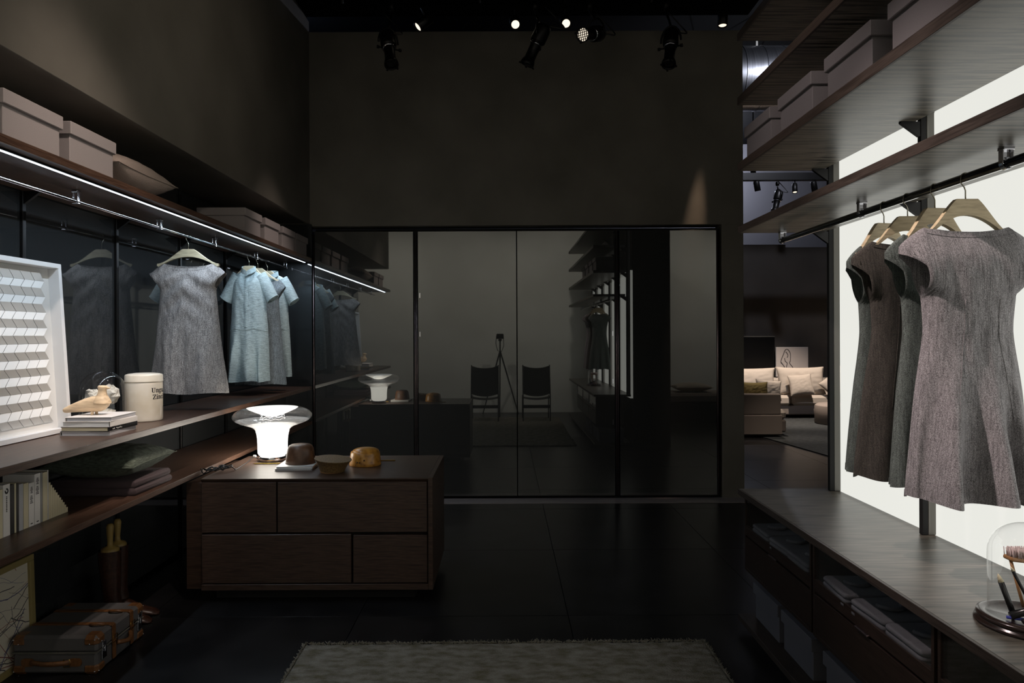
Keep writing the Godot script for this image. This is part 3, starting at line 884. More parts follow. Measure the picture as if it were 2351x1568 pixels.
func build_low_shelf():
	var z := 2.47
	# [thickness, height, cover, pages, mark, label]
	var L := [
		[0.036, 0.200, M.paper_cream, M.paper_cream, 0, "cream paperback beside the white book with the round black sign"],
		[0.040, 0.215, M.cover_white, M.paper, 1, "white book with a round black sign on its spine"],
		[0.022, 0.206, M.cover_black, M.paper_cream, 0, "thin black book right after the white one with the round sign"],
		[0.010, 0.208, M.paper_cream, M.paper_cream, 0, "very thin cream booklet between two dark spines"],
		[0.012, 0.205, M.cover_black, M.paper_cream, 0, "very thin black booklet next to the grey binding"],
		[0.026, 0.198, M.paper_grey, M.paper_grey, 0, "grey bound book before the broad cream one"],
		[0.030, 0.195, M.paper_cream, M.paper_cream, 0, "broad cream book just before the shorter white one"],
		[0.034, 0.190, M.cover_white, M.paper, 2, "shorter white book with light print beside the tall white one"],
		[0.038, 0.222, M.cover_white, M.paper, 2, "tall thick white book with dark spine print"],
		[0.012, 0.222, M.cover_grey, M.paper_grey, 0, "slim tall grey book beside the thick white one"],
		[0.030, 0.218, M.paper_cream, M.paper_cream, 0, "tall tan book next to the stepped booklets"],
		[0.006, 0.224, M.cover_white, M.paper, 0, "thin tall white booklet against the stepped booklets"],
	]
	var total := 0.0
	for s in L: total += s[0] + 0.002
	z = 3.085 - total
	for s in L:
		upright_book(s[5], V(-2.06 - 0.07, 0.78, z + s[0] / 2), s[0], s[1], 0.14, s[2], s[3], s[4])
		z += s[0] + 0.002
	for k in 11:
		var h := 0.165 - 0.0142 * k
		var o := upright_book("stepped cream booklet on the low shelf, %s" % ["the tallest by the tall books", "second in the falling row", "third in the falling row", "fourth in the falling row", "fifth in the falling row", "sixth and middle of the falling row", "fifth before the lowest end", "fourth before the lowest end", "third before the lowest end", "second before the lowest end", "the lowest at the end of the row"][k], V(-2.06 - 0.07, 0.78, z + 0.006), 0.0115, h, 0.14, M.paper_cream, M.paper_cream)
		o.set_meta("group", "stepped booklets on the low shelf")
		z += 0.0122
	# folded plum blanket under the green cushion
	var bl := thing("folded_blanket", "folded plum wool blanket under the green cushion on the low shelf", "blanket", V(-2.14, 0.78, 3.72))
	var y := 0.0
	for k in 2:
		var th := 0.038
		var prof := PackedVector2Array()
		var hw := 0.235 - 0.006 * (k % 2)
		for i in 9:
			var a := -PI / 2 + PI * i / 8.0
			prof.append(Vector2(hw - 0.019 + cos(a) * 0.019, y + th / 2 + sin(a) * th / 2))
		prof.append(Vector2(0.0, y + th - 0.002))
		for i in 9:
			var a := PI / 2 + PI * i / 8.0
			prof.append(Vector2(-hw + 0.019 + cos(a) * 0.019, y + th / 2 + sin(a) * th / 2))
		prof.append(Vector2(0.0, y + 0.002))
		part("fold", Shape.new(false).prism(prof, -0.19 + 0.004 * k, 0.19 - 0.005 * (k % 3)), M.plum, bl)
		y += th * 0.97
	cushion("crinkled dark green silk cushion on the folded plum blanket", V(-2.13, 0.938, 3.70), 0.47, 0.52, 0.155, M.cushion_green, Basis(Vector3.UP, 0.05), 3)

func line_art(size: Vector2i, paper: Color, strokes: Array, seed_v := 0) -> ImageTexture:
	var im := Image.create(size.x, size.y, false, Image.FORMAT_RGB8)
	im.fill(paper)
	for s in strokes:      # [points, colour, half width]
		var pts: Array = s[0]
		for i in pts.size() - 1:
			var a: Vector2 = pts[i]; var b: Vector2 = pts[i + 1]
			var n := int(a.distance_to(b)) + 1
			for k in n + 1:
				var p := a.lerp(b, float(k) / n)
				var w: int = s[2]
				im.fill_rect(Rect2i(int(p.x) - w / 2, int(p.y) - w / 2, w, w), s[1])
	return ImageTexture.create_from_image(im)

func picture(called: String, parent: Node3D, a: Vector3, right: Vector3, up: Vector3, t: Texture2D, label := "") -> MeshInstance3D:   # a flat printed sheet with its lower corner at a
	var st := SurfaceTool.new()
	st.begin(Mesh.PRIMITIVE_TRIANGLES)
	var nn := right.cross(up).normalized()
	var v := [[a, Vector2(0, 1)], [a + right, Vector2(1, 1)], [a + right + up, Vector2(1, 0)], [a + up, Vector2(0, 0)]]
	for i in [0, 2, 1, 0, 3, 2]:
		st.set_normal(nn); st.set_uv(v[i][1]); st.add_vertex(v[i][0])
	var m := mat(Color.WHITE, 0.7)
	m.albedo_texture = t
	var mesh := st.commit()
	mesh.surface_set_material(0, m)
	return part_mesh(called, mesh, parent, label)

func build_floor_things():
	# framed line drawing leaning at the back under the low shelf
	var f := thing("framed_map", "gilt framed sheet of tangled map lines leaning under the low shelf", "framed print", V(-2.355, 0.0, 3.06))
	f.rotation.z = 0.03
	var W := 0.72; var H := 0.52
	for q in [[Vector3(0, 0.015, 0), Vector3(0.022, 0.03, W)], [Vector3(0, H - 0.015, 0), Vector3(0.022, 0.03, W)], [Vector3(0, H / 2, -W / 2 + 0.015), Vector3(0.022, H - 0.06, 0.03)], [Vector3(0, H / 2, W / 2 - 0.015), Vector3(0.022, H - 0.06, 0.03)]]:
		part("frame_bar", Shape.new().box(q[0], q[1], 0.002), M.gold_frame, f)
	part("backing", Shape.new().box(Vector3(-0.006, H / 2, 0), Vector3(0.004, H - 0.05, W - 0.05), 0.0), M.paper_cream, f)
	var rng := RandomNumberGenerator.new()
	rng.seed = 77
	var st := []
	for k in 70:
		var p := Vector2(rng.randf() * 512, rng.randf() * 384)
		var a := rng.randf() * TAU
		var pts := [p]
		for i in 9:
			a += rng.randf_range(-0.35, 0.35)
			p += Vector2(cos(a), sin(a)) * rng.randf_range(10, 38)
			pts.append(p)
		st.append([pts, [C(70, 66, 64), C(60, 60, 62), C(130, 78, 70), C(70, 74, 110)][rng.randi() % 4], 1 + rng.randi() % 3])
	picture("print", f, Vector3(-0.003, 0.03, W / 2 - 0.03), Vector3(0, 0, -W + 0.06), Vector3(0, H - 0.06, 0), line_art(Vector2i(512, 384), C(214, 206, 188), st))
	build_suitcase()
	var b := boot("tall dark brown leather boot with a wooden boot tree, nearer the viewer", V(-2.14, 0.0, 3.79))
	dup(b, V(-2.155, 0.0, 3.892), "tall dark brown leather boot with a wooden boot tree, the farther one", 0.08)

func boot(label: String, at: Vector3) -> Node3D:      # toe turned to the aisle (+x)
	var o := thing("riding_boot", label, "boot", at, "boots under the low shelf")
	var keys := [[0.42, -0.055, 0.060, 0.048], [0.36, -0.055, 0.060, 0.048], [0.26, -0.05, 0.052, 0.046], [0.17, -0.045, 0.043, 0.043], [0.12, -0.038, 0.047, 0.040]]
	var rows := []
	for k in keys:
		var r := []
		for i in 24:
			var a := TAU * i / 24.0
			r.append(Vector3(k[1] + cos(a) * k[2], k[0], -sin(a) * k[3]))
		rows.push_front(r)
	part("shaft", Shape.new(false).grid(rows, true), M.leather_boot, o)
	var foot := []
	for k in [[-0.088, 0.095, 0.020, 0.020], [-0.085, 0.13, 0.028, 0.022], [-0.05, 0.135, 0.040, 0.03], [0.0, 0.115, 0.042, 0.034], [0.05, 0.085, 0.044, 0.037], [0.10, 0.062, 0.045, 0.038], [0.145, 0.050, 0.038, 0.032], [0.172, 0.034, 0.022, 0.018], [0.178, 0.030, 0.004, 0.004]]:
		var r := []
		for i in 20:
			var a := TAU * i / 20.0
			var y0 := 0.016
			r.append(Vector3(k[0], lerpf(y0, k[1], 0.5 + 0.5 * sin(a)), cos(a) * k[2]))
		foot.append(r)
	part("foot", Shape.new(false).grid(foot, true, true), M.leather_boot, o)
	var sole := PackedVector2Array()
	for i in 28:
		var a := TAU * i / 28.0
		sole.append(Vector2(0.045 + cos(a) * 0.138, sin(a) * (0.040 + 0.006 * cos(a))))
	part("sole", Shape.new().prism(sole, 0.0, 0.014, Transform3D(Basis(Vector3.RIGHT, -PI / 2), Vector3(0, 0, 0))), M.black, o)
	part("heel", Shape.new().box(Vector3(-0.058, 0.014, 0), Vector3(0.06, 0.028, 0.056), 0.004), M.black, o)
	var tree := Shape.new(false)
	tree.lathe([Vector2(0.046, 0.36), Vector2(0.047, 0.425), Vector2(0.040, 0.435), Vector2(0.016, 0.445), Vector2(0.014, 0.47), Vector2(0.018, 0.52), Vector2(0.020, 0.55), Vector2(0.014, 0.566), Vector2(0.0, 0.568)], 18, Vector3(-0.052, 0, 0), Basis.IDENTITY, false)
	part("boot_tree", tree, M.tree_wood, o)
	return o

func rounded(w: float, h: float, r: float, n := 5) -> PackedVector2Array:
	var p := PackedVector2Array()
	for c in [[1, 1, 0.0], [-1, 1, PI / 2], [-1, -1, PI], [1, -1, PI * 1.5]]:
		for i in n + 1:
			var a: float = c[2] + PI / 2 * i / n
			p.append(Vector2(c[0] * (w / 2 - r) + cos(a) * r, c[1] * (h / 2 - r) + sin(a) * r))
	return p

func build_suitcase():
	var o := thing("suitcase", "old grey suitcase with tan leather corners and straps under the low shelf", "suitcase", V(-2.138, 0.0, 3.445))
	# long side faces the aisle (+x), short end faces the viewer (+z)
	var X := 0.40; var Z := 0.415; var H := 0.185; var split := 0.105
	part("body", Shape.new().box(Vector3(0, 0.004 + (split - 0.004) / 2, 0), Vector3(X, split - 0.006, Z), 0.012), M.case_cloth, o)
	part("lid", Shape.new().box(Vector3(0, (split + H) / 2, 0), Vector3(X + 0.004, H - split, Z + 0.004), 0.012), M.case_cloth, o)
	part("rim", Shape.new().box(Vector3(0, split, 0), Vector3(X + 0.007, 0.005, Z + 0.007), 0.001), M.grey_metal, o)
	for sx in [-1, 1]:
		for sz in [-1, 1]:
			for sy in [-1, 1]:
				var y := 0.172 if sy > 0 else 0.022
				var c := part("leather_corner", Shape.new(false).smooth(false).box(Vector3(sx * (X / 2 - 0.032), y - (0.014 if sy > 0 else -0.006), sz * (Z / 2 - 0.032)), Vector3(0.076, 0.056, 0.076), 0.020), M.leather_tan, o)
				var rv := Shape.new(false)
				for q in [[0.006, 0.018], [-0.014, -0.006]]:
					rv.lathe([Vector2(0.004, 0), Vector2(0.003, 0.002), Vector2(0.0, 0.003)], 8, Vector3(sx * (X / 2 + 0.0055), y - 0.01 + q[0], sz * (Z / 2 - 0.026 + q[1])), Basis(Vector3.BACK, -sx * PI / 2), false)
					rv.lathe([Vector2(0.004, 0), Vector2(0.003, 0.002), Vector2(0.0, 0.003)], 8, Vector3(sx * (X / 2 - 0.026 + q[1]), y - 0.01 + q[0], sz * (Z / 2 + 0.0055)), Basis(Vector3.RIGHT, sz * PI / 2), false)
				part("rivet", rv, M.chrome, c)
	for z in [0.075, -0.085]:
		var s := Shape.new()
		s.box(Vector3(0, H + 0.003, z), Vector3(X - 0.02, 0.004, 0.028), 0.001)
		s.box(Vector3(X / 2 + 0.005, H - 0.045, z), Vector3(0.005, 0.09, 0.028), 0.001)
		s.box(Vector3(X / 2 - 0.004, H + 0.001, z), Vector3(0.016, 0.010, 0.028), 0.003)
		s.box(Vector3(X / 2 + 0.007, 0.065, z), Vector3(0.006, 0.09, 0.026), 0.001)
		var st := part("strap", s, M.leather_tan, o)
		part("strap_loop", Shape.new(false).tube([Vector3(X / 2 - 0.10, H + 0.004, z + 0.016), Vector3(X / 2 - 0.08, H + 0.012, z + 0.03), Vector3(X / 2 - 0.05, H + 0.014, z + 0.03), Vector3(X / 2 - 0.03, H + 0.006, z + 0.018)], 0.007, 6), M.leather_tan, st)
		var bk := []
		for p in [[-1, -1], [1, -1], [1, 1], [-1, 1], [-1, -1]]: bk.append(Vector3(X / 2 + 0.012, 0.118 + p[1] * 0.016, z + p[0] * 0.019))
		part("buckle", Shape.new(false).tube(bk, 0.0022, 6), M.brass, st)
	for z in [0.155, -0.165]:
		var k := Shape.new()
		k.box(Vector3(X / 2 + 0.004, 0.125, z), Vector3(0.006, 0.03, 0.03), 0.002)
		k.box(Vector3(X / 2 + 0.004, 0.082, z), Vector3(0.005, 0.05, 0.04), 0.002)
		k.box(Vector3(X / 2 + 0.010, 0.106, z), Vector3(0.008, 0.03, 0.014), 0.002)
		part("lock", k, M.chrome, o)
	var hp := []
	for i in 13:
		var t := i / 12.0
		hp.append(Vector3(X / 2 + 0.010 + 0.026 * sin(PI * t), 0.088 - 0.012 * sin(PI * t), lerpf(0.055, -0.065, t)))
	part("handle", Shape.new(false).tube(hp, 0.011, 8), M.leather_tan, o)
	var h2 := []
	for i in 13:
		var t := i / 12.0
		h2.append(Vector3(lerpf(-0.11, 0.08, t), 0.062, Z / 2 + 0.004 + 0.020 * sin(PI * t)))
	var e := part("end_handle", Shape.new(false).tube(h2, 0.012, 8, 0.6), M.leather_tan, o)
	for x in [-0.125, 0.10]:
		part("handle_patch", Shape.new().prism(rounded(0.062, 0.038, 0.016), 0.0, 0.004, Transform3D(Basis.IDENTITY, Vector3(x, 0.062, Z / 2 + 0.002))), M.leather_tan, e)
	var eb := []
	for p in [[-1, -1], [1, -1], [1, 1], [-1, 1], [-1, -1]]: eb.append(Vector3(0.066 + p[0] * 0.014, 0.062 + p[1] * 0.018, Z / 2 + 0.014))
	part("buckle", Shape.new(false).tube(eb, 0.002, 6), M.brass, e)

# ---------------------------------------------------------------- chest of drawers and what stands on it
func build_chest():
	var x0 := -1.822; var x1 := -0.432; var f := 4.09; var bk := 4.87; var top := 0.75
	var o := thing("chest_of_drawers", "low wide walnut chest with four flush drawer fronts of unequal width", "chest of drawers", V((x0 + x1) / 2, 0, (f + bk) / 2))
	var P := func(x, y, d): return V(x, y, d) - o.position
	# top with a mitred edge that slopes back under the front
	var prof := PackedVector2Array([Vector2(-f, top), Vector2(-bk, top), Vector2(-bk, top - 0.03), Vector2(-f - 0.022, top - 0.03), Vector2(-f, top - 0.006)])
	part("top", Shape.new().prism(prof, x0, x1 - 0.0284, Transform3D(Basis(Vector3(0, 0, 1), Vector3(0, 1, 0), Vector3(1, 0, 0)), -o.position)), M.wood_x, o)
	part("side_panel", Shape.new().span(P.call(x1 - 0.028, 0.08, f + 0.002), P.call(x1, top, bk), 0.0015), M.wood_x, o)
	part("side_panel", Shape.new().span(P.call(x0 - 0.10, 0.08, f + 0.03), P.call(x0 - 0.004, top - 0.03, bk), 0.0015), M.wood_x, o)
	part("bottom_panel", Shape.new().span(P.call(x0, 0.08, f + 0.002), P.call(x1 - 0.028, 0.115, bk), 0.0015), M.wood_x, o)
	part("back_panel", Shape.new().span(P.call(x0, 0.115, bk - 0.02), P.call(x1 - 0.028, top - 0.03, bk), 0.001), M.wood_x, o)
	part("plinth", Shape.new().span(P.call(x0 + 0.05, 0.0, f + 0.10), P.call(x1 - 0.12, 0.08, bk - 0.08), 0.001), M.black, o)
	part("inner_case", Shape.new().span(P.call(x0, 0.118, f + 0.05), P.call(x1 - 0.032, top - 0.034, bk - 0.025), 0.0), M.black, o)
	for q in [[x0 + 0.002, -1.372, 0.425, 0.727], [-1.364, -0.466, 0.425, 0.727], [x0 + 0.002, -0.923, 0.121, 0.414], [-0.911, -0.466, 0.121, 0.407]]:
		part("drawer_front", Shape.new().span(P.call(q[0], q[2], f + 0.006), P.call(q[1], q[3], f + 0.045), 0.003), M.wood_x, o)
	build_lamp(V(-1.596, top, 4.70))
	build_hat_blocks(top)

func build_lamp(at: Vector3):
	var o := thing("table_lamp", "glowing mushroom shaped glass table lamp with milky stem and clear bowl", "table lamp", at)
	part("base", Shape.new(false).lathe([Vector2(0.0, 0.0), Vector2(0.088, 0.0), Vector2(0.090, 0.003), Vector2(0.090, 0.030), Vector2(0.086, 0.034), Vector2(0.0, 0.034)], 48, Vector3.ZERO, Basis.IDENTITY, false), M.chrome, o)
	var stem := [Vector2(0.0, 0.035), Vector2(0.078, 0.035), Vector2(0.090, 0.042), Vector2(0.097, 0.055), Vector2(0.0985, 0.08), Vector2(0.099, 0.12), Vector2(0.101, 0.155), Vector2(0.105, 0.185), Vector2(0.111, 0.205), Vector2(0.098, 0.210), Vector2(0.0, 0.212)]
	part("milk_glass_stem", Shape.new(false).lathe(stem, 48, Vector3.ZERO, Basis.IDENTITY, false), M.milk, o, "glowing white glass stem")
	var bowl := [Vector2(0.1115, 0.206), Vector2(0.120, 0.220), Vector2(0.140, 0.235), Vector2(0.175, 0.249), Vector2(0.215, 0.262), Vector2(0.245, 0.277), Vector2(0.260, 0.293), Vector2(0.2635, 0.305), Vector2(0.260, 0.318), Vector2(0.246, 0.335), Vector2(0.222, 0.350), Vector2(0.195, 0.360), Vector2(0.172, 0.364)]
	part("clear_bowl", Shape.new(false).lathe(bowl, 64, Vector3.ZERO, Basis.IDENTITY, false), M.clear_lamp, o, "clear blown glass bowl")
	part("frosted_neck", Shape.new(false).lathe([Vector2(0.1105, 0.207), Vector2(0.119, 0.220), Vector2(0.139, 0.235), Vector2(0.160, 0.244)], 64, Vector3.ZERO, Basis.IDENTITY, false), M.frost, o, "milky fade of the bowl")
	part("frosted_rim", Shape.new(false).lathe([Vector2(0.160, 0.244), Vector2(0.175, 0.2485), Vector2(0.214, 0.2615), Vector2(0.243, 0.277)], 64, Vector3.ZERO, Basis.IDENTITY, false), M.frost_thin, o)
	var dish := [Vector2(0.170, 0.3635), Vector2(0.155, 0.353), Vector2(0.125, 0.340), Vector2(0.095, 0.327), Vector2(0.065, 0.314), Vector2(0.035, 0.306), Vector2(0.0, 0.304)]
	var d2 := dish.duplicate(); d2.reverse()
	part("reflector_dish", Shape.new(false).lathe(d2, 48, Vector3.ZERO, Basis.IDENTITY, false), M.milk_soft, o, "white glowing reflector dish")
	var ring := []
	for i in 19:
		var a := TAU * i / 18.0
		ring.append(Vector3(cos(a) * 0.085, 0.285 + (0.008 if i % 2 else 0.0), sin(a) * 0.085))
	part("wire_ring", Shape.new(false).tube(ring, 0.0018, 6), M.chrome, o)
	for s in [-1, 1]:
		part("wire_stay", Shape.new(false).tube([Vector3(s * 0.085, 0.288, 0), Vector3(s * 0.078, 0.318, 0)], 0.0018, 6), M.chrome, o)
	omni(o, Vector3(0, 0.125, 0), Color(1.0, 0.965, 0.91), 0.34, 0.08)
	# cable gathered at the shelf end of the chest
	var cab := []
	var rng := RandomNumberGenerator.new()
	rng.seed = 5
	cab.append(Vector3(-0.092, 0.012, 0.02)); cab.append(Vector3(-0.12, 0.03, 0.03)); cab.append(Vector3(-0.14, 0.006, 0.08)); cab.append(Vector3(-0.13, 0.005, 0.20)); cab.append(Vector3(-0.12, 0.005, 0.34))
	for i in 54:
		var a := i * 0.9
		cab.append(Vector3(-0.155 - 0.0016 * i + cos(a) * (0.030 + 0.010 * rng.randf()), 0.012 + 0.024 * absf(sin(a * 1.37)) + 0.006 * rng.randf(), 0.37 + sin(a) * 0.038 + 0.0022 * i))
	var sm := []
	for i in cab.size() - 1:
		for k in 3:
			var p0: Vector3 = cab[maxi(i - 1, 0)]; var p3: Vector3 = cab[mini(i + 2, cab.size() - 1)]
			sm.append((cab[i] as Vector3).cubic_interpolate(cab[i + 1], p0, p3, k / 3.0))
	part("cable", Shape.new(false).tube(sm, 0.0032, 6), M.cable, o)
	part("cable_switch", Shape.new().box(Vector3(-0.115, 0.034, 0.026), Vector3(0.022, 0.016, 0.014), 0.004), M.white_lacquer, o)

func build_hat_blocks(y: float):
	var g := "books under the dark hat block"
	book("grey book with white pages, lower of two under the dark hat block", V(-1.345, y, 4.46), 0.235, 0.26, 0.012, M.cover_grey, M.paper, 0.04, g)
	book("white book, upper of two under the dark hat block", V(-1.345, y + 0.012, 4.47), 0.232, 0.25, 0.012, M.cover_white, M.paper, 0.06, g)
	var o := thing("hat_block", "dark brown wooden hat block standing on two white books", "hat block", V(-1.335, y + 0.024, 4.47))
	part("crown", Shape.new(false).lathe([Vector2(0.0, 0.0), Vector2(0.094, 0.0), Vector2(0.096, 0.003), Vector2(0.093, 0.03), Vector2(0.088, 0.07), Vector2(0.082, 0.098), Vector2(0.074, 0.114), Vector2(0.060, 0.122), Vector2(0.035, 0.126), Vector2(0.0, 0.127)], 48, Vector3.ZERO, Basis(Vector3.RIGHT, Vector3.UP, Vector3.BACK * 0.92), false), M.hat_dark, o)
	part("base_plate", Shape.new(false).lathe([Vector2(0.0, -0.0002), Vector2(0.0965, -0.0002), Vector2(0.0975, 0.002), Vector2(0.0965, 0.006)], 48, Vector3.ZERO, Basis(Vector3.RIGHT, Vector3.UP, Vector3.BACK * 0.92), false), M.hat_dark, o)
	var b := thing("brim_block", "olive brown brim block like a shallow tilted bowl, between the two hat blocks", "hat block", V(-1.085, y, 4.295))
	var tilt := Basis(Vector3.BACK, -0.09) * Basis(Vector3.RIGHT, 0.03)
	part("flared_body", Shape.new(false).lathe([Vector2(0.075, 0.006), Vector2(0.078, 0.010), Vector2(0.084, 0.03), Vector2(0.097, 0.055), Vector2(0.112, 0.074), Vector2(0.116, 0.078), Vector2(0.115, 0.081)], 48, Vector3(0, 0.002, 0), tilt, false), M.hat_olive, b)
	part("flat_top", Shape.new(false).lathe([Vector2(0.115, 0.081), Vector2(0.06, 0.082), Vector2(0.0, 0.0825)], 48, Vector3(0, 0.002, 0), tilt, false), M.hat_olive, b)
	part("foot", Shape.new(false).lathe([Vector2(0.0, 0.0), Vector2(0.072, 0.0), Vector2(0.074, 0.003), Vector2(0.075, 0.014), Vector2(0.0, 0.014)], 48, Vector3.ZERO, Basis.IDENTITY, false), M.tan_wood, b)
	var h := thing("hat_block", "honey coloured wooden hat block with a raised top and small holes", "hat block", V(-0.922, y, 4.52))
	part("crown", Shape.new(false).lathe([Vector2(0.0, 0.0), Vector2(0.100, 0.0), Vector2(0.104, 0.004), Vector2(0.103, 0.02), Vector2(0.098, 0.06), Vector2(0.095, 0.084), Vector2(0.090, 0.092), Vector2(0.080, 0.094), Vector2(0.0, 0.094)], 48, Vector3.ZERO, Basis(Vector3.RIGHT, Vector3.UP, Vector3.BACK * 0.95), false), M.hat_gold, h)
	var cap := []
	for j in 9:
		var t := j / 8.0
		var r := []
		for i in 33:
			var a := TAU * i / 32.0
			r.append(Vector3(cos(a) * 0.086 * cos(t * PI / 2) + 0.004, 0.093 + 0.024 * sin(t * PI / 2), -sin(a) * 0.080 * cos(t * PI / 2)))
		cap.append(r)
	part("top", Shape.new(false).grid(cap), M.hat_gold, h)
	for q in [[-0.035, 0.032], [-0.018, 0.030], [0.012, 0.045], [-0.045, 0.012]]:
		var a: float = q[0] / 0.1
		part("hole", Shape.new(false).lathe([Vector2(0.005, -0.001), Vector2(0.004, 0.0015), Vector2(0.0, 0.002)], 10, Vector3(sin(a) * 0.1015, q[1], cos(a) * 0.0965), Basis(Vector3.UP, a) * Basis(Vector3.RIGHT, PI / 2), false), M.hole, h)
	for q in [["thin golden pencil lying in front of the glowing lamp", V(-1.585, y + 0.004, 4.56), 0.17], ["thin golden pencil behind the honey coloured hat block", V(-0.83, y + 0.004, 4.655), 0.17]]:
		var p := thing("pencil", q[0], "pencil", q[1], "", 0.02)
		var hex := PackedVector2Array()
		for i in 6: hex.append(Vector2(cos(TAU * i / 6.0), sin(TAU * i / 6.0)) * 0.0042)
		part("shaft", Shape.new().prism(hex, -q[2] / 2, q[2] / 2, Transform3D(Basis(Vector3.UP, PI / 2), Vector3.ZERO)), M.brass, p)
		part("point", Shape.new().lathe([Vector2(0.004, 0), Vector2(0.0004, 0.014)], 6, Vector3(-q[2] / 2, 0, 0), Basis(Vector3.BACK, PI / 2)), M.tan_wood, p)

# ---------------------------------------------------------------- wardrobe with four black glass doors
func build_wardrobe():
	var o := thing("wardrobe", "tall wardrobe with four mirror black glass doors in the recess of the end wall", "wardrobe", V(0.14, 0, 6.95))
	var P := func(x, y, d): return V(x, y, d) - o.position
	part("case", Shape.new().span(P.call(-1.86, 0.0, 6.76), P.call(2.13, 2.66, 7.2), 0.001), M.black, o)
	for q in [[-1.855, -0.888], [-0.842, 0.124], [0.132, 1.086], [1.137, 2.088]]:
		var d := part("door", Shape.new().span(P.call(q[0], 0.028, 6.70), P.call(q[1], 2.628, 6.722), 0.0015), M.door_glass, o, "black glass door")
		part("edge_strip", Shape.new().span(P.call(q[0], 2.626, 6.701), P.call(q[1], 2.633, 6.726), 0.0005), M.black_metal, d)
	for x in [-0.865, 1.111]:
		var pf := Shape.new(false)
		var h := part("handle_profile", Shape.new().span(P.call(x - 0.020, 0.028, 6.715), P.call(x + 0.020, 2.63, 6.735), 0.002), M.black_metal, o)
		for dx in [-0.012, 0.006]:
			var pts := PackedVector2Array()
			for i in 9: pts.append(Vector2(dx + 0.005 - cos(PI * i / 8.0) * 0.006, sin(PI * i / 8.0) * 0.012))
			part("handle_ridge", Shape.new(false).prism(pts, 0.028, 2.63, Transform3D(Basis(Vector3.RIGHT, Vector3.BACK, Vector3.UP), P.call(x, 0, 6.716))), M.bronze, h)
	part("end_profile", Shape.new(false).tube([P.call(2.100, 0.028, 6.706), P.call(2.100, 2.63, 6.706)], 0.008, 10), M.bronze, o)
	part("end_profile", Shape.new(false).tube([P.call(-1.868, 0.028, 6.706), P.call(-1.868, 2.63, 6.706)], 0.006, 10), M.bronze, o)
	for q in [[-0.842, 2.0], [-0.842, 1.62], [1.086, 1.62], [1.086, 1.15], [1.086, 0.75]]:
		var sx := 1.0 if q[0] < 0 else -1.0
		part("hinge_plate", Shape.new().box(P.call(q[0] + sx * 0.018, q[1], 6.6985), Vector3(0.012, 0.05, 0.003), 0.001), M.chrome, o)

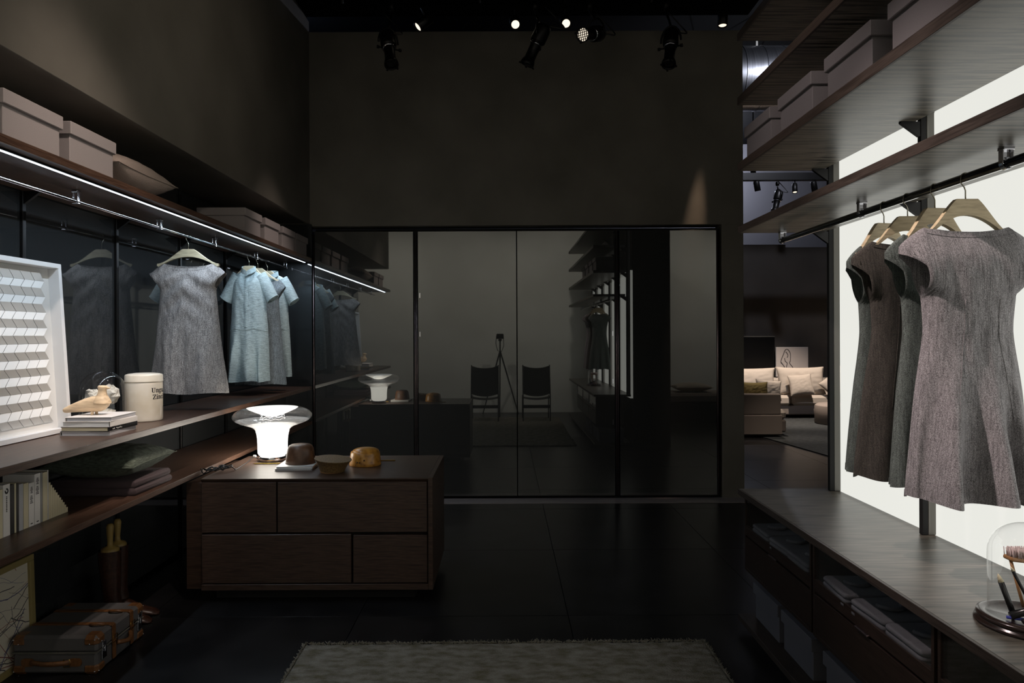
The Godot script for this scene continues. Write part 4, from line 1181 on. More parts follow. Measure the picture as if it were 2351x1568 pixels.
# ---------------------------------------------------------------- open rack before the light wall
func build_rack():
	var f := 1.272; var far := 3.705; var near := 0.05
	for q in [["rack_shelf", "rack shelf just over the black clothes rod, smooth grey brown underside", 2.152, 2.187], ["rack_shelf", "rack shelf that carries the row of dark lidded boxes", 2.488, 2.529], ["rack_shelf", "second highest rack shelf, over the dark lidded boxes", 2.845, 2.886], ["rack_shelf", "topmost rack shelf under the black ceiling", 3.194, 3.233]]:
		var t := thing(q[0], q[1], "shelf", V((f + 1.725) / 2, q[2], (far + near) / 2))
		var th: float = q[3] - q[2]
		part("board", Shape.new().box(Vector3(0.005, th / 2, 0), Vector3(1.725 - f - 0.010, th, far - near), 0.001), M.wood_rack, t)
		part("edge_band", Shape.new().box(Vector3(-(1.725 - f) / 2 + 0.006, th / 2, 0), Vector3(0.012, th, far - near), 0.001), M.wood_rack_edge, t)
	var c := thing("rack_counter", "long grey brown counter board under the hanging dresses", "counter", V((f + 1.80) / 2, 0.73, (far + near) / 2 + 0.012))
	part("board", Shape.new().box(Vector3(0.0045, 0.015, 0), Vector3(1.797 - f - 0.012, 0.03, far - near + 0.02), 0.001), M.wood_counter, c)
	part("edge_band", Shape.new().box(Vector3(-(1.80 - f) / 2 + 0.006, 0.015, 0), Vector3(0.012, 0.03, far - near + 0.02), 0.001), M.wood_rack_edge, c)
	var b := thing("low_shelf", "low base board under the drawer units, carrying slate boxes", "shelf", V((f + 1.80) / 2, 0.045, (far + near) / 2 + 0.017))
	part("board", Shape.new().box(Vector3(0, 0.015, 0), Vector3(1.795 - f, 0.03, far - near + 0.03), 0.001), M.wood_rack_edge, b)
	for z in [3.4, 2.4, 1.4, 0.4]:
		part("foot", Shape.new().box(V(0.06, -0.023, z - (far + near) / 2), Vector3(0.3, 0.046, 0.06), 0.001), M.black, b)
	# rod
	var r := thing("clothes_rod", "dark metal clothes rod below the rack shelf, holding four tweed dresses", "clothes rod", V(1.50, 2.108, 1.9))
	part("rod", Shape.new(false).tube([V(0, 0, -1.75), V(0, 0, 1.79)], 0.0125, 16), M.rod, r)
	part("rod_edge", Shape.new().box(V(0, -0.0135, 0.02), Vector3(0.006, 0.004, 3.52), 0.0005), M.chrome, r)
	for z in [3.67, 2.856, 2.035, 1.22, 0.40]:
		var h := Shape.new()
		h.box(V(0, 0.041, z - 1.9), Vector3(0.034, 0.006, 0.028), 0.001)
		h.box(V(-0.015, 0.018, z - 1.9), Vector3(0.004, 0.044, 0.020), 0.001)
		h.box(V(0.015, 0.018, z - 1.9), Vector3(0.004, 0.044, 0.020), 0.001)
		h.box(V(0, 0.028, z - 1.895), Vector3(0.022, 0.022, 0.004), 0.001)
		h.lathe([Vector2(0.017, -0.009), Vector2(0.0185, -0.007), Vector2(0.0185, 0.007), Vector2(0.017, 0.009)], 18, V(0, -0.001, z - 1.9), Basis(Vector3.RIGHT, PI / 2), false)
		part("rod_holder", h, M.chrome, r)
	# drawer units under the counter
	var k := 0
	for q in [[2.90, 3.70, "glass fronted drawer unit at the far end of the rack, with grey shirts inside"], [2.07, 2.885, "glass fronted drawer unit below the front dress, with grey shirts inside"], [1.25, 2.055, "glass fronted drawer unit below the bell jar"]]:
		var d0: float = q[0]; var d1: float = q[1]; var mid := (d0 + d1) / 2
		var u := thing("drawer_unit", q[2], "drawer unit", V(1.50, 0.33, mid), "drawer units under the rack counter")
		var w := d1 - d0
		part("side_panel", Shape.new().box(V(0, 0.20, -w / 2 + 0.008), Vector3(0.40, 0.395, 0.014), 0.001), M.wood_dark, u)
		part("side_panel", Shape.new().box(V(0, 0.20, w / 2 - 0.008), Vector3(0.40, 0.395, 0.014), 0.001), M.wood_dark, u)
		part("bottom_panel", Shape.new().box(V(0, 0.008, 0), Vector3(0.40, 0.016, w - 0.03), 0.001), M.wood_dark, u)
		part("back_panel", Shape.new().box(V(0.194, 0.20, 0), Vector3(0.012, 0.385, w - 0.03), 0.001), M.wood_dark, u)
		var dr := part("drawer", Shape.new().box(V(-0.190, 0.091, 0), Vector3(0.018, 0.178, w - 0.006), 0.001), M.wood_dark, u)
		var tr := part("glass_drawer", Shape.new().box(V(-0.190, 0.215, 0), Vector3(0.018, 0.05, w - 0.006), 0.001), M.wood_dark, u)
		part("tray", Shape.new().box(V(0.0, 0.212, 0), Vector3(0.36, 0.012, w - 0.034), 0.001), M.wood_dark, tr)
		part("glass_front", Shape.new().box(V(-0.192, 0.316, 0), Vector3(0.006, 0.150, w - 0.012), 0.0008), M.clear, tr)
		part("glass_side", Shape.new().box(V(-0.10, 0.30, -w / 2 + 0.022), Vector3(0.17, 0.12, 0.005), 0.0005), M.clear, tr)
		part("drawer_pull", Shape.new().box(V(-0.206, 0.192, 0), Vector3(0.012, 0.008, 0.09), 0.002), M.bronze, dr)
		k += 1

func build_rack_objects():
	# boxes on the rack
	var g := "dark lidded boxes on the rack shelf"
	var b := storage_box("dark fabric box at the far end of the row on the rack shelf", V(1.49, 2.529, 3.52), M.box_grey, g, 0.352, 0.37)
	dup(b, V(1.49, 2.529, 3.07), "dark fabric box second from the far end on the rack shelf")
	dup(b, V(1.49, 2.529, 2.60), "dark fabric box second nearest the viewer on the rack shelf")
	dup(b, V(1.49, 2.529, 2.14), "dark fabric box nearest the viewer, cut by the top of the picture")
	var s := storage_box("slate box at the far end of the base board under the drawer units", V(1.525, 0.075, 3.525), M.box_slate, "slate boxes under the drawer units", 0.33, 0.37)
	dup(s, V(1.525, 0.075, 3.155), "slate box second from the far end of the base board")
	dup(s, V(1.525, 0.075, 2.72), "slate box third from the far end of the base board")
	dup(s, V(1.525, 0.075, 2.33), "slate box nearest the viewer on the base board")
	# folded shirts in the glass drawers
	var names := ["folded grey shirt at the far end of the far glass drawer", "folded grey shirt in the middle of the far glass drawer", "folded grey shirt at the near end of the far glass drawer", "folded grey shirt at the far end of the second glass drawer", "folded grey shirt in the middle of the second glass drawer", "folded grey shirt at the near end of the second glass drawer"]
	var at := [3.50, 3.27, 3.06, 2.71, 2.48, 2.25]
	var sh: Node3D = null
	for k in 6:
		var p := V(1.455, 0.549, at[k])
		if sh == null: sh = folded_shirt(names[k], p)
		else: dup(sh, p, names[k], 0.06 * ((k * 5) % 3 - 1))
	# four dresses
	var hg := "tan hangers on the dark rod"
	var dg := "tweed dresses on the dark rod"
	var specs := [
		[2.215, "front mauve grey tweed dress with boat neck and cap sleeves on the rack", M.tweed_mauve, 0.0, 1.0, "tan wooden hanger of the front tweed dress, its bow in full view", 3, 1.50],
		[2.372, "green grey tweed dress second from the front on the rack", M.tweed_green, 0.10, 0.86, "tan wooden hanger second from the front on the dark rod", 6, 1.50],
		[2.533, "dark brown tweed dress third from the front on the rack", M.tweed_brown, -0.05, 0.94, "tan wooden hanger third from the front on the dark rod", 8, 1.50],
		[2.690, "green grey tweed dress farthest on the rack, behind the brown one", M.tweed_green, 0.20, 0.78, "tan wooden hanger farthest on the dark rod", 10, 1.50],
	]
	for q in specs:
		var c := Cloth.new()
		c.L = 0.872
		var kx: float = q[4]
		c.W = [Vector2(0.0, 0.196 * kx), Vector2(-0.05, 0.216 * kx), Vector2(-0.088, 0.218 * kx), Vector2(-0.105, 0.192 * kx), Vector2(-0.13, 0.164 * kx), Vector2(-0.20, 0.150 * kx), Vector2(-0.34, 0.142 * kx), Vector2(-0.55, 0.175 * kx), Vector2(-0.75, 0.200 * kx), Vector2(-0.872, 0.212 * kx)]
		c.D = [Vector2(0.0, 0.055), Vector2(-0.10, 0.080), Vector2(-0.22, 0.085), Vector2(-0.36, 0.078), Vector2(-0.60, 0.105), Vector2(-0.872, 0.130)]
		c.xn = 0.142 * kx; c.yn = 0.0; c.scoop = [0.018, 0.014]; c.ytip = -0.062; c.arm = Vector2(-0.215, -0.086); c.gap = 0.066; c.amp = 0.016; c.flute = 0.040; c.flutes = 7.0; c.back = 0.42; c.front = 1.0 if q[6] == 3 else 0.5
		if q[6] != 3: c.flute = 0.022; c.sd = q[6]; c.waist = 0.40; c.hem = 0.008; c.drape = 0.006 if q[6] == 3 else 0.0
		hanger(q[5], V(q[7], 2.036, q[0]), 0.150 * (0.9 if kx < 0.9 else 1.0), 0.0715, M.maple, hg, q[3], 0.022)
		sheath(q[1], V(q[7], 1.945, q[0]), c, q[2], dg, q[3])
	build_bell_jar()

func folded_shirt(label: String, at: Vector3) -> Node3D:
	var o := thing("folded_shirt", label, "shirt", at, "folded shirts in the glass drawers")
	var fn := FastNoiseLite.new()
	fn.seed = 4; fn.frequency = 9.0; fn.fractal_octaves = 2
	var y := 0.0
	for k in 3:
		var th := 0.018
		var rows := []
		for e in [[0.97, 0.0], [1.0, 0.25], [1.0, 0.75], [0.97, 1.0], [0.9, 1.03], [0.5, 1.06], [0.0, 1.06]]:
			var r := []
			var pl := rounded(0.30 * e[0], 0.215 * e[0], 0.02 * e[0] + 0.0001, 4)
			for p in pl:
				r.append(Vector3(p.x, y + th * e[1] + 0.006 * fn.get_noise_3d(p.x, k, p.y), -p.y))
			rows.append(r)
		part("fold", Shape.new(false).grid(rows, true), M.shirt, o)
		y += th
	var col := []
	for i in 13:
		var a := PI * i / 12.0
		col.append(Vector3(-0.05 + 0.05 * cos(a) * 0.9, y + 0.008, 0.045 * sin(a) * 1.0 - 0.02))
	part("collar", Shape.new(false).tube(col, 0.008, 6), M.shirt, o)
	var pk := Shape.new()
	pk.box(Vector3(0.02, y + 0.003, 0.0), Vector3(0.16, 0.004, 0.02), 0.001)
	part("placket", pk, M.shirt, o)
	return o

func build_bell_jar():
	var at := V(1.503, 0.76, 1.965)
	var o := thing("bell_jar", "glass bell jar on a dark turned wooden base standing on the counter", "bell jar", at)
	part("base", Shape.new(false).lathe([Vector2(0.0, 0.0), Vector2(0.126, 0.0), Vector2(0.130, 0.004), Vector2(0.128, 0.010), Vector2(0.120, 0.013), Vector2(0.119, 0.017), Vector2(0.124, 0.021), Vector2(0.122, 0.028), Vector2(0.112, 0.031), Vector2(0.100, 0.031), Vector2(0.098, 0.027), Vector2(0.0, 0.027)], 64, Vector3.ZERO, Basis.IDENTITY, false), mat(C(40, 30, 26), 0.22), o)
	var pr := [Vector2(0.095, 0.0275), Vector2(0.095, 0.15), Vector2(0.095, 0.205)]
	for k in range(1, 17):
		var a := PI / 2 * k / 16.0
		pr.append(Vector2(maxf(0.0003, 0.095 * cos(a)), 0.205 + 0.09 * sin(a)))
	part("glass", Shape.new(false).lathe(pr, 64, Vector3.ZERO, Basis.IDENTITY, false), M.clear, o)
	# what is kept inside
	var inside := [
		["black handled pencil leaning in the bell jar", "pencil", Vector3(-0.050, 0.028, 0.02), Vector3(-0.075, 0.125, 0.0), 0.008, M.plastic_black],
		["tan wooden pencil standing in the bell jar", "pencil", Vector3(-0.010, 0.028, 0.01), Vector3(-0.040, 0.185, -0.01), 0.0045, M.tan_wood],
		["slim black pencil with a pale tip in the bell jar", "pencil", Vector3(0.010, 0.028, 0.03), Vector3(-0.048, 0.160, 0.01), 0.0045, M.plastic_black],
		["thick black marker lying low in the bell jar", "marker", Vector3(-0.070, 0.040, 0.03), Vector3(0.05, 0.082, 0.045), 0.011, M.plastic_black],
		["black pen with a red cap lying at the foot of the bell jar", "pen", Vector3(-0.055, 0.034, 0.055), Vector3(0.05, 0.052, 0.065), 0.0065, M.plastic_black],
		["blue pencil lying at the foot of the bell jar", "pencil", Vector3(-0.075, 0.0325, 0.02), Vector3(0.02, 0.034, 0.075), 0.0045, M.pencil_blue],
		["red pencil lying at the foot of the bell jar", "pencil", Vector3(-0.03, 0.0325, 0.078), Vector3(0.06, 0.034, 0.05), 0.0045, M.pencil_red],
	]
	for q in inside:
		var a: Vector3 = q[2]; var b: Vector3 = q[3]
		var t := thing(q[1], q[0], q[1], at + a, "writing things in the bell jar")
		var d := b - a
		part("shaft", Shape.new(false).tube([Vector3.ZERO, d], q[4], 10), q[5], t)
		part("tip", Shape.new(false).tube([d, d + d.normalized() * q[4] * 2.2, d + d.normalized() * q[4] * 3.0], [q[4], q[4] * 0.5, q[4] * 0.1], 10), M.maple_pale if q[1] == "pencil" else M.plastic_black, t)
	var br := thing("clothes_brush", "clothes brush with pale bristles held high in the bell jar", "brush", at + Vector3(0.005, 0.19, -0.01))
	part("handle", Shape.new().box(Vector3(0.0, -0.005, 0), Vector3(0.11, 0.012, 0.04), 0.004, Basis(Vector3.BACK, -0.12)), M.tan_wood, br)
	var bs := Shape.new(false)
	var rng := RandomNumberGenerator.new()
	rng.seed = 3
	for i in 220:
		var p := Vector3(rng.randf_range(-0.052, 0.05), 0.0, rng.randf_range(-0.018, 0.018))
		bs.tube([p, p + Vector3(rng.randf_range(-0.002, 0.002), 0.030, rng.randf_range(-0.002, 0.002))], 0.0014, 4)
	var m := part("bristles", bs, M.bristle, br)
	m.set_meta("kind", "stuff")
	part("handle_stick", Shape.new(false).tube([Vector3(0.02, -0.012, 0), Vector3(0.03, -0.09, 0.0), Vector3(0.035, -0.161, 0.0)], 0.005, 8), M.tan_wood, br)

# ---------------------------------------------------------------- spot lamps on the black truss
func stage_spot(label: String, at: Vector3, aim: Vector3, lens: Material, group := "stage spots on the truss", bar := Vector3(0, 4.47, -5.95)) -> Node3D:
	var o := thing("stage_spot", label, "spot lamp", at, group)
	var d := aim.normalized()
	var x := d.cross(Vector3.UP).normalized()
	var b := Basis(x, d, x.cross(d))       # local y runs along the beam
	part("housing", Shape.new(false).lathe([Vector2(0.0, -0.17), Vector2(0.045, -0.17), Vector2(0.060, -0.155), Vector2(0.066, -0.13), Vector2(0.066, -0.03), Vector2(0.062, -0.02), Vector2(0.050, -0.015), Vector2(0.050, 0.0)], 24, Vector3.ZERO, b, false), M.black_metal, o)
	part("lens_tube", Shape.new(false).lathe([Vector2(0.050, 0.0), Vector2(0.052, 0.004), Vector2(0.046, 0.012), Vector2(0.046, 0.13), Vector2(0.054, 0.14), Vector2(0.060, 0.165), Vector2(0.060, 0.185), Vector2(0.052, 0.186), Vector2(0.050, 0.17)], 24, Vector3.ZERO, b, false), M.black_metal, o)
	part("lens", Shape.new(false).lathe([Vector2(0.050, 0.168), Vector2(0.035, 0.174), Vector2(0.0, 0.178)], 24, Vector3.ZERO, b, false), lens, o)
	for k in 4:
		var a := TAU * k / 4.0 + 0.4
		part("barn_clip", Shape.new().box(b * Vector3(cos(a) * 0.062, 0.188, sin(a) * 0.062), Vector3(0.016, 0.012, 0.016), 0.002, b), M.black_metal, o)
	part("ring", Shape.new(false).lathe([Vector2(0.050, -0.006), Vector2(0.057, -0.004), Vector2(0.057, 0.004), Vector2(0.050, 0.006)], 24, Vector3.ZERO, b, false), M.chrome, o)
	for s in [-1, 1]:
		part("knob", Shape.new(false).lathe([Vector2(0.0, 0.0), Vector2(0.006, 0.0), Vector2(0.006, 0.035), Vector2(0.014, 0.036), Vector2(0.014, 0.056), Vector2(0.0, 0.057)], 10, b * Vector3(s * 0.05, 0.0, 0), b * Basis(Vector3.BACK, -s * PI / 2), false), M.black_metal, o)
	var top := Vector3(0, bar.y - at.y, bar.z - at.z)
	var yoke := []
	for i in 13:
		var t := PI * i / 12.0
		yoke.append(b * Vector3(cos(t) * 0.085, -0.06, 0) + Vector3(0, sin(t) * 0.13, 0))
	part("yoke", Shape.new(false).tube(yoke, 0.009, 6), M.black_metal, o)
	part("hanger_pipe", Shape.new(false).tube([b * Vector3(0, -0.06, 0) + Vector3(0, 0.13, 0), top + Vector3(0, -0.045, 0)], 0.011, 8), M.black_metal, o)
	part("clamp", Shape.new(false).lathe([Vector2(0.032, -0.02), Vector2(0.036, -0.018), Vector2(0.036, 0.018), Vector2(0.032, 0.02)], 16, top, Basis(Vector3.BACK, PI / 2), false), M.black_metal, o)
	var cb := []
	for i in 15:
		var t := i / 14.0
		cb.append(b * Vector3(0.03, -0.16, 0) + Vector3(0.16 * sin(PI * t) , 0.02 - 0.10 * sin(PI * t) + 0.16 * t, 0.02 * sin(TAU * t)))
	part("cable", Shape.new(false).tube(cb, 0.006, 6), M.cable, o)
	return o

func can_light(label: String, at: Vector3, aim: Vector3, m: Material, group := "small lit spots by the truss", r := 0.034, up := 4.45) -> Node3D:
	var o := thing("can_light", label, "spot lamp", at, group)
	var d := aim.normalized()
	var x := d.cross(Vector3(0, 0.99, 0.1)).normalized()
	var b := Basis(x, d, x.cross(d))
	part("can", Shape.new(false).lathe([Vector2(0.0, -0.15), Vector2(r * 1.1, -0.148), Vector2(r * 1.35, -0.13), Vector2(r * 1.35, 0.012), Vector2(r * 1.2, 0.014), Vector2(r * 1.05, 0.002)], 24, Vector3.ZERO, b, false), M.black_metal, o)
	part("lens", Shape.new(false).lathe([Vector2(r * 1.05, 0.002), Vector2(r * 0.6, 0.006), Vector2(0.0, 0.008)], 24, Vector3.ZERO, b, false), m, o)
	part("stem", Shape.new(false).tube([b * Vector3(0, -0.10, 0), Vector3(0, up - at.y, 0)], 0.009, 6), M.black_metal, o)
	return o

func build_spots():
	var t := thing("truss_bar", "black pipe bar under the ceiling that carries the spot lamps", "truss", V(0.2, 4.47, 5.95))
	part("pipe", Shape.new(false).tube([Vector3(-1.75, 0, 0), Vector3(1.75, 0, 0)], 0.028, 14), M.ceiling, t)
	for x in [-1.6, -0.4, 1.1, 1.7]:
		part("drop_rod", Shape.new(false).tube([Vector3(x, 0, 0), Vector3(x, 0.23, 0)], 0.012, 8), M.black_metal, t)
	stage_spot("stage spot hanging nearest the plaster side wall, pointing down", V(-0.965, 4.045, 5.80), Vector3(0.16, -0.85, 0.35), M.lens_dim)
	stage_spot("stage spot tilted away towards the side wall, second along the truss", V(0.285, 4.075, 5.80), Vector3(-0.42, -0.85, -0.15), M.black)
	var h := stage_spot("stage spot turned to the viewer with a bright honeycomb lens", V(0.76, 4.16, 5.80), Vector3(-0.50, -0.34, 0.72), M.lens_lit)
	# the honeycomb grid before that lens
	var d := Vector3(-0.50, -0.34, 0.72).normalized()
	var x := d.cross(Vector3.UP).normalized()
	var b := Basis(x, d, x.cross(d))
	var hc := Shape.new()
	for k in 5:
		var o := -0.036 + 0.018 * k
		var half := sqrt(maxf(0.0001, 0.05 * 0.05 - o * o))
		hc.box(b * Vector3(o, 0.179, 0), Vector3(0.005, 0.010, half * 2), 0.0, b)
		hc.box(b * Vector3(0, 0.179, o), Vector3(half * 2, 0.010, 0.005), 0.0, b)
	part("honeycomb_grid", hc, M.black_metal, h)
	stage_spot("stage spot nearest the open side, pointing down with a dark lens", V(1.425, 4.045, 5.80), Vector3(-0.14, -0.86, 0.28), M.lens_dim)
	can_light("small lit spot seen edge on beside the first stage spot", V(-0.715, 4.232, 5.80), Vector3(-0.62, -0.62, 0.25), M.lens_lit)
	can_light("small lit spot left alone before the tilted stage spot", V(0.115, 4.383, 6.10), Vector3(0.05, -0.62, 0.72), M.lens_lit, "small lit spots by the truss", 0.034, 4.70)
	can_light("small lit spot just above the honeycomb spot", V(0.568, 4.390, 6.10), Vector3(0.05, -0.62, 0.72), M.lens_lit, "small lit spots by the truss", 0.034, 4.70)
	var w := can_light("small lit spot at the end of the truss, washing the end wall", V(2.08, 4.53, 6.45), Vector3(-0.05, -0.95, 0.10), M.lens_lit, "small lit spots by the truss", 0.034, 4.70)
	spot_light(w, w.position + Vector3(0.0, -0.03, 0.01), V(1.87, 2.60, 6.67), 4.5, Color(1.0, 0.86, 0.74), 9.0, 0.02, 1.0)
	# working spots over the middle of the room, above the picture
	var work := [
		["can light over the viewer aimed at the mauve boxes on the LED shelf", Vector3(-0.3, 4.40, -2.1), Vector3(-1.92, 1.98, -3.2), 17.0, 6.0, Color(1.0, 0.93, 0.88)],
		["can light over the viewer aimed at the front tweed dress", Vector3(-0.9, 4.35, -2.2), Vector3(1.30, 1.80, -2.25), 14.0, 15.0, Color(1.0, 0.92, 0.90)],
		["can light over the viewer aimed at the cream canister shelf", Vector3(-0.6, 4.35, -3.3), Vector3(-2.10, 1.16, -3.55), 9.0, 7.0, Color(1.0, 0.92, 0.86)],
		["can light before the truss aimed at the far row of boxes on the LED shelf", Vector3(-0.3, 4.45, -4.75), Vector3(-1.92, 2.02, -5.75), 13.0, 4.0, Color(1.0, 0.93, 0.89)],
		["wide can light over the room grazing the taupe wall over the shelves", Vector3(1.2, 4.45, -2.8), Vector3(-1.9, 3.5, -3.5), 38.0, 1.7, Color(1.0, 0.95, 0.87)],
		["can light over the viewer aimed at the dark boxes on the rack", Vector3(-0.9, 4.35, -1.1), Vector3(1.32, 2.62, -3.05), 11.0, 6.0, Color(1.0, 0.92, 0.90)],
	]
	for q in work:
		var at: Vector3 = q[1]; var to: Vector3 = q[2]
		var c := can_light(q[0], at, to - at, M.lens_lit, "can lights over the room", 0.034, 4.70)
		spot_light(c, at + (to - at).normalized() * 0.03, to, q[3], q[5], q[4], 0.05, 1.0)
	for k in 5:
		var at := Vector3(-3.3 + 2.2 * k, 4.4, -1.6)
		var to := Vector3(-3.3 + 2.3 * k, 1.9, 0.85)
		var c := can_light("wall washing can light behind the viewer, %s" % ["over the open side passage by the shelves", "over the tripod's shelf side", "over the tripod's rack side", "over the rack end", "over the passage behind the rack"][k], at, to - at, M.lens_lit, "can lights over the room", 0.034, 4.70 if k < 3 else 6.40)
		spot_light(c, at + (to - at).normalized() * 0.03, to, 50.0, Color(1.0, 0.97, 0.92), 4.6, 0.05, 0.8)

# ---------------------------------------------------------------- lounge beyond the opening
func build_lounge():
	var s := thing("sofa", "light beige sofa with loose back cushions against the lounge wall", "sofa", V(6.2, 0, 13.85))
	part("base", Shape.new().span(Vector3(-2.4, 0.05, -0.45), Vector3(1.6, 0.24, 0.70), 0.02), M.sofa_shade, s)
	for q in [[-2.4, -0.68], [-0.66, 1.6]]:
		part("seat", Shape.new(false).smooth(false).span(Vector3(q[0], 0.23, -0.30), Vector3(q[1], 0.43, 0.74), 0.05), M.sofa, s)
	part("back", Shape.new().span(Vector3(-2.4, 0.24, -0.5), Vector3(1.6, 0.70, -0.28), 0.04), M.sofa, s)
	for q in [[-1.55, 1.20], [0.55, 0.94], [-2.3, 0.4]]:
		pass
	cushion("wide back cushion at the end of the sofa below the dark screen", V(4.72, 0.70, 13.26), 1.12, 0.52, 0.22, M.sofa, Basis(Vector3.RIGHT, PI / 2 - 0.2), 4, "sofa cushions")
	cushion("wide back cushion of the sofa below the line drawing", V(5.76, 0.705, 13.26), 0.94, 0.54, 0.22, M.sofa, Basis(Vector3.RIGHT, PI / 2 - 0.2), 6, "sofa cushions")
	cushion("square beige cushion in the middle of the sofa", V(5.66, 0.645, 13.02), 0.46, 0.40, 0.13, M.sofa, Basis(Vector3.BACK, 0.08) * Basis(Vector3.RIGHT, PI / 2 - 0.3), 8, "sofa cushions")
	cushion("pale cushion at the sofa end by the post", V(6.38, 0.655, 13.05), 0.55, 0.46, 0.16, M.sofa, Basis(Vector3.BACK, 0.7) * Basis(Vector3.RIGHT, PI / 2 - 0.25), 9, "sofa cushions")
	# nearer sofa block seen from behind
	var a := thing("sofa_chaise", "nearer beige sofa block seen from its flat side, with a chaise seat", "sofa", V(3.4, 0.014, 11.1))
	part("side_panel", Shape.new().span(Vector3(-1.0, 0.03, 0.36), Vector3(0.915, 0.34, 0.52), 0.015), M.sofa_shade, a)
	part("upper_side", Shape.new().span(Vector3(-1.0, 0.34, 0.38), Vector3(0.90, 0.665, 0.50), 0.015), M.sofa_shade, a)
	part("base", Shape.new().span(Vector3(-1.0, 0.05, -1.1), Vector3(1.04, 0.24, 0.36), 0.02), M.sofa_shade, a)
	part("seat", Shape.new().span(Vector3(-1.0, 0.24, -1.1), Vector3(1.05, 0.40, 0.36), 0.05), M.sofa, a)
	for x in [-0.8, 0.8]:
		part("foot", Shape.new().box(Vector3(x, 0.025, 0.30), Vector3(0.06, 0.05, 0.06), 0.004), M.black, a)
		part("foot", Shape.new().box(Vector3(x, 0.025, -0.95), Vector3(0.06, 0.05, 0.06), 0.004), M.black, a)
	cushion("olive cushion leaning over the nearer sofa block", V(4.20, 0.65, 11.42), 0.44, 0.32, 0.14, M.cushion_olive, Basis(Vector3.RIGHT, PI / 2 - 0.25), 2, "sofa cushions")
	cushion("pale cushion half hidden behind the olive one", V(4.50, 0.66, 11.62), 0.44, 0.34, 0.14, M.sofa, Basis(Vector3.BACK, -0.1) * Basis(Vector3.RIGHT, PI / 2 - 0.25), 12, "sofa cushions")
	for x in [5.0, 7.4]:
		part("foot", Shape.new().box(V(x, 0.025, 13.4) - s.position, Vector3(0.06, 0.05, 0.06), 0.004), M.black, s)
	var p := thing("pouf", "round taupe upholstered pouf on the dark lounge rug", "pouf", V(5.98, 0.012, 12.15))
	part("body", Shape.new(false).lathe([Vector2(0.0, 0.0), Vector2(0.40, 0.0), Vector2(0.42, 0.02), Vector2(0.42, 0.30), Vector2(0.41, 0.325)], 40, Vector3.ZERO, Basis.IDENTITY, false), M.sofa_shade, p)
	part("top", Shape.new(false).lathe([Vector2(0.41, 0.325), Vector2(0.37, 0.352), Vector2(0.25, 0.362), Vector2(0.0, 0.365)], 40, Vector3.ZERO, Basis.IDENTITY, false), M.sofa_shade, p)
	var rg := PackedVector2Array([Vector2(4.02, 10.55), Vector2(4.30, 8.55), Vector2(8.6, 8.9), Vector2(8.4, 13.0), Vector2(3.7, 12.9)])
	solo("area_rug", "dark blue grey rug below the lounge sofa and pouf", "rug", Shape.new().prism(rg, 0.0, 0.012, Transform3D(Basis(Vector3.RIGHT, Vector3(0, 0, -1), Vector3.UP), Vector3.ZERO)), M.rug_dark)
	var tv := thing("screen", "dark flat screen on the lounge wall above the sofa", "screen", V(5.32, 0.80, 14.36))
	part("panel", Shape.new().span(Vector3(-0.80, 0, -0.03), Vector3(0.365, 0.765, 0.03), 0.004), M.plastic_black, tv)
	part("bezel", Shape.new().span(Vector3(-0.80, 0.752, 0.028), Vector3(0.365, 0.77, 0.036), 0.001), M.grey_metal, tv)
	var dr := thing("canvas", "pale canvas with a loose dark line drawing standing behind the sofa", "painting", V(6.02, 0.72, 14.28))
	part("stretcher", Shape.new().span(Vector3(-0.335, 0, -0.02), Vector3(0.335, 0.62, 0.02), 0.003), M.paper_grey, dr)
	var st := []
	for q in [[[0.20, 0.95], [0.30, 0.80], [0.22, 0.62], [0.14, 0.50], [0.22, 0.25], [0.28, 0.10], [0.36, 0.08], [0.44, 0.22], [0.44, 0.45], [0.42, 0.55], [0.52, 0.70], [0.56, 0.85], [0.52, 0.98]], [[0.26, 0.38], [0.28, 0.48], [0.34, 0.55], [0.32, 0.68], [0.36, 0.85], [0.40, 0.97]], [[0.30, 0.16], [0.36, 0.26], [0.34, 0.36]], [[0.14, 0.50], [0.24, 0.66], [0.26, 0.80]]]:
		var pts := []
		for i in q.size() - 1:
			for k in 8:
				var p0 = q[maxi(i - 1, 0)]; var p3 = q[mini(i + 2, q.size() - 1)]
				pts.append(Vector2(cubic_interpolate(q[i][0], q[i + 1][0], p0[0], p3[0], k / 8.0) * 256, cubic_interpolate(q[i][1], q[i + 1][1], p0[1], p3[1], k / 8.0) * 240))
		st.append([pts, C(62, 58, 58), 5])
	picture("drawing", dr, Vector3(-0.33, 0.005, 0.0215), Vector3(0.66, 0, 0), Vector3(0, 0.61, 0), line_art(Vector2i(256, 240), C(176, 168, 164), st))
	var l := thing("side_lamp", "dark shaded table lamp on a side table beyond the sofa end", "table lamp", V(8.20, 0.0, 13.95))
	part("table", Shape.new(false).lathe([Vector2(0.0, 0.0), Vector2(0.20, 0.0), Vector2(0.20, 0.02), Vector2(0.03, 0.03), Vector2(0.03, 0.53), Vector2(0.25, 0.54), Vector2(0.25, 0.56), Vector2(0.0, 0.56)], 24, Vector3.ZERO, Basis.IDENTITY, false), M.black_metal, l)
	var fl := []
	for k in [[0.10, 0.56], [0.11, 0.60], [0.11, 0.80], [0.06, 0.82]]: fl.append(Vector2(k[0], k[1]))
	part("foot", Shape.new(false).lathe(fl, 24), M.paper, l)
	part("shade", Shape.new(false).lathe([Vector2(0.27, 0.83), Vector2(0.27, 1.01)], 32, Vector3.ZERO, Basis.IDENTITY, false), M.black, l)
	omni(l, Vector3(0, 0.92, 0), Color(1.0, 0.9, 0.78), 0.5, 0.05)
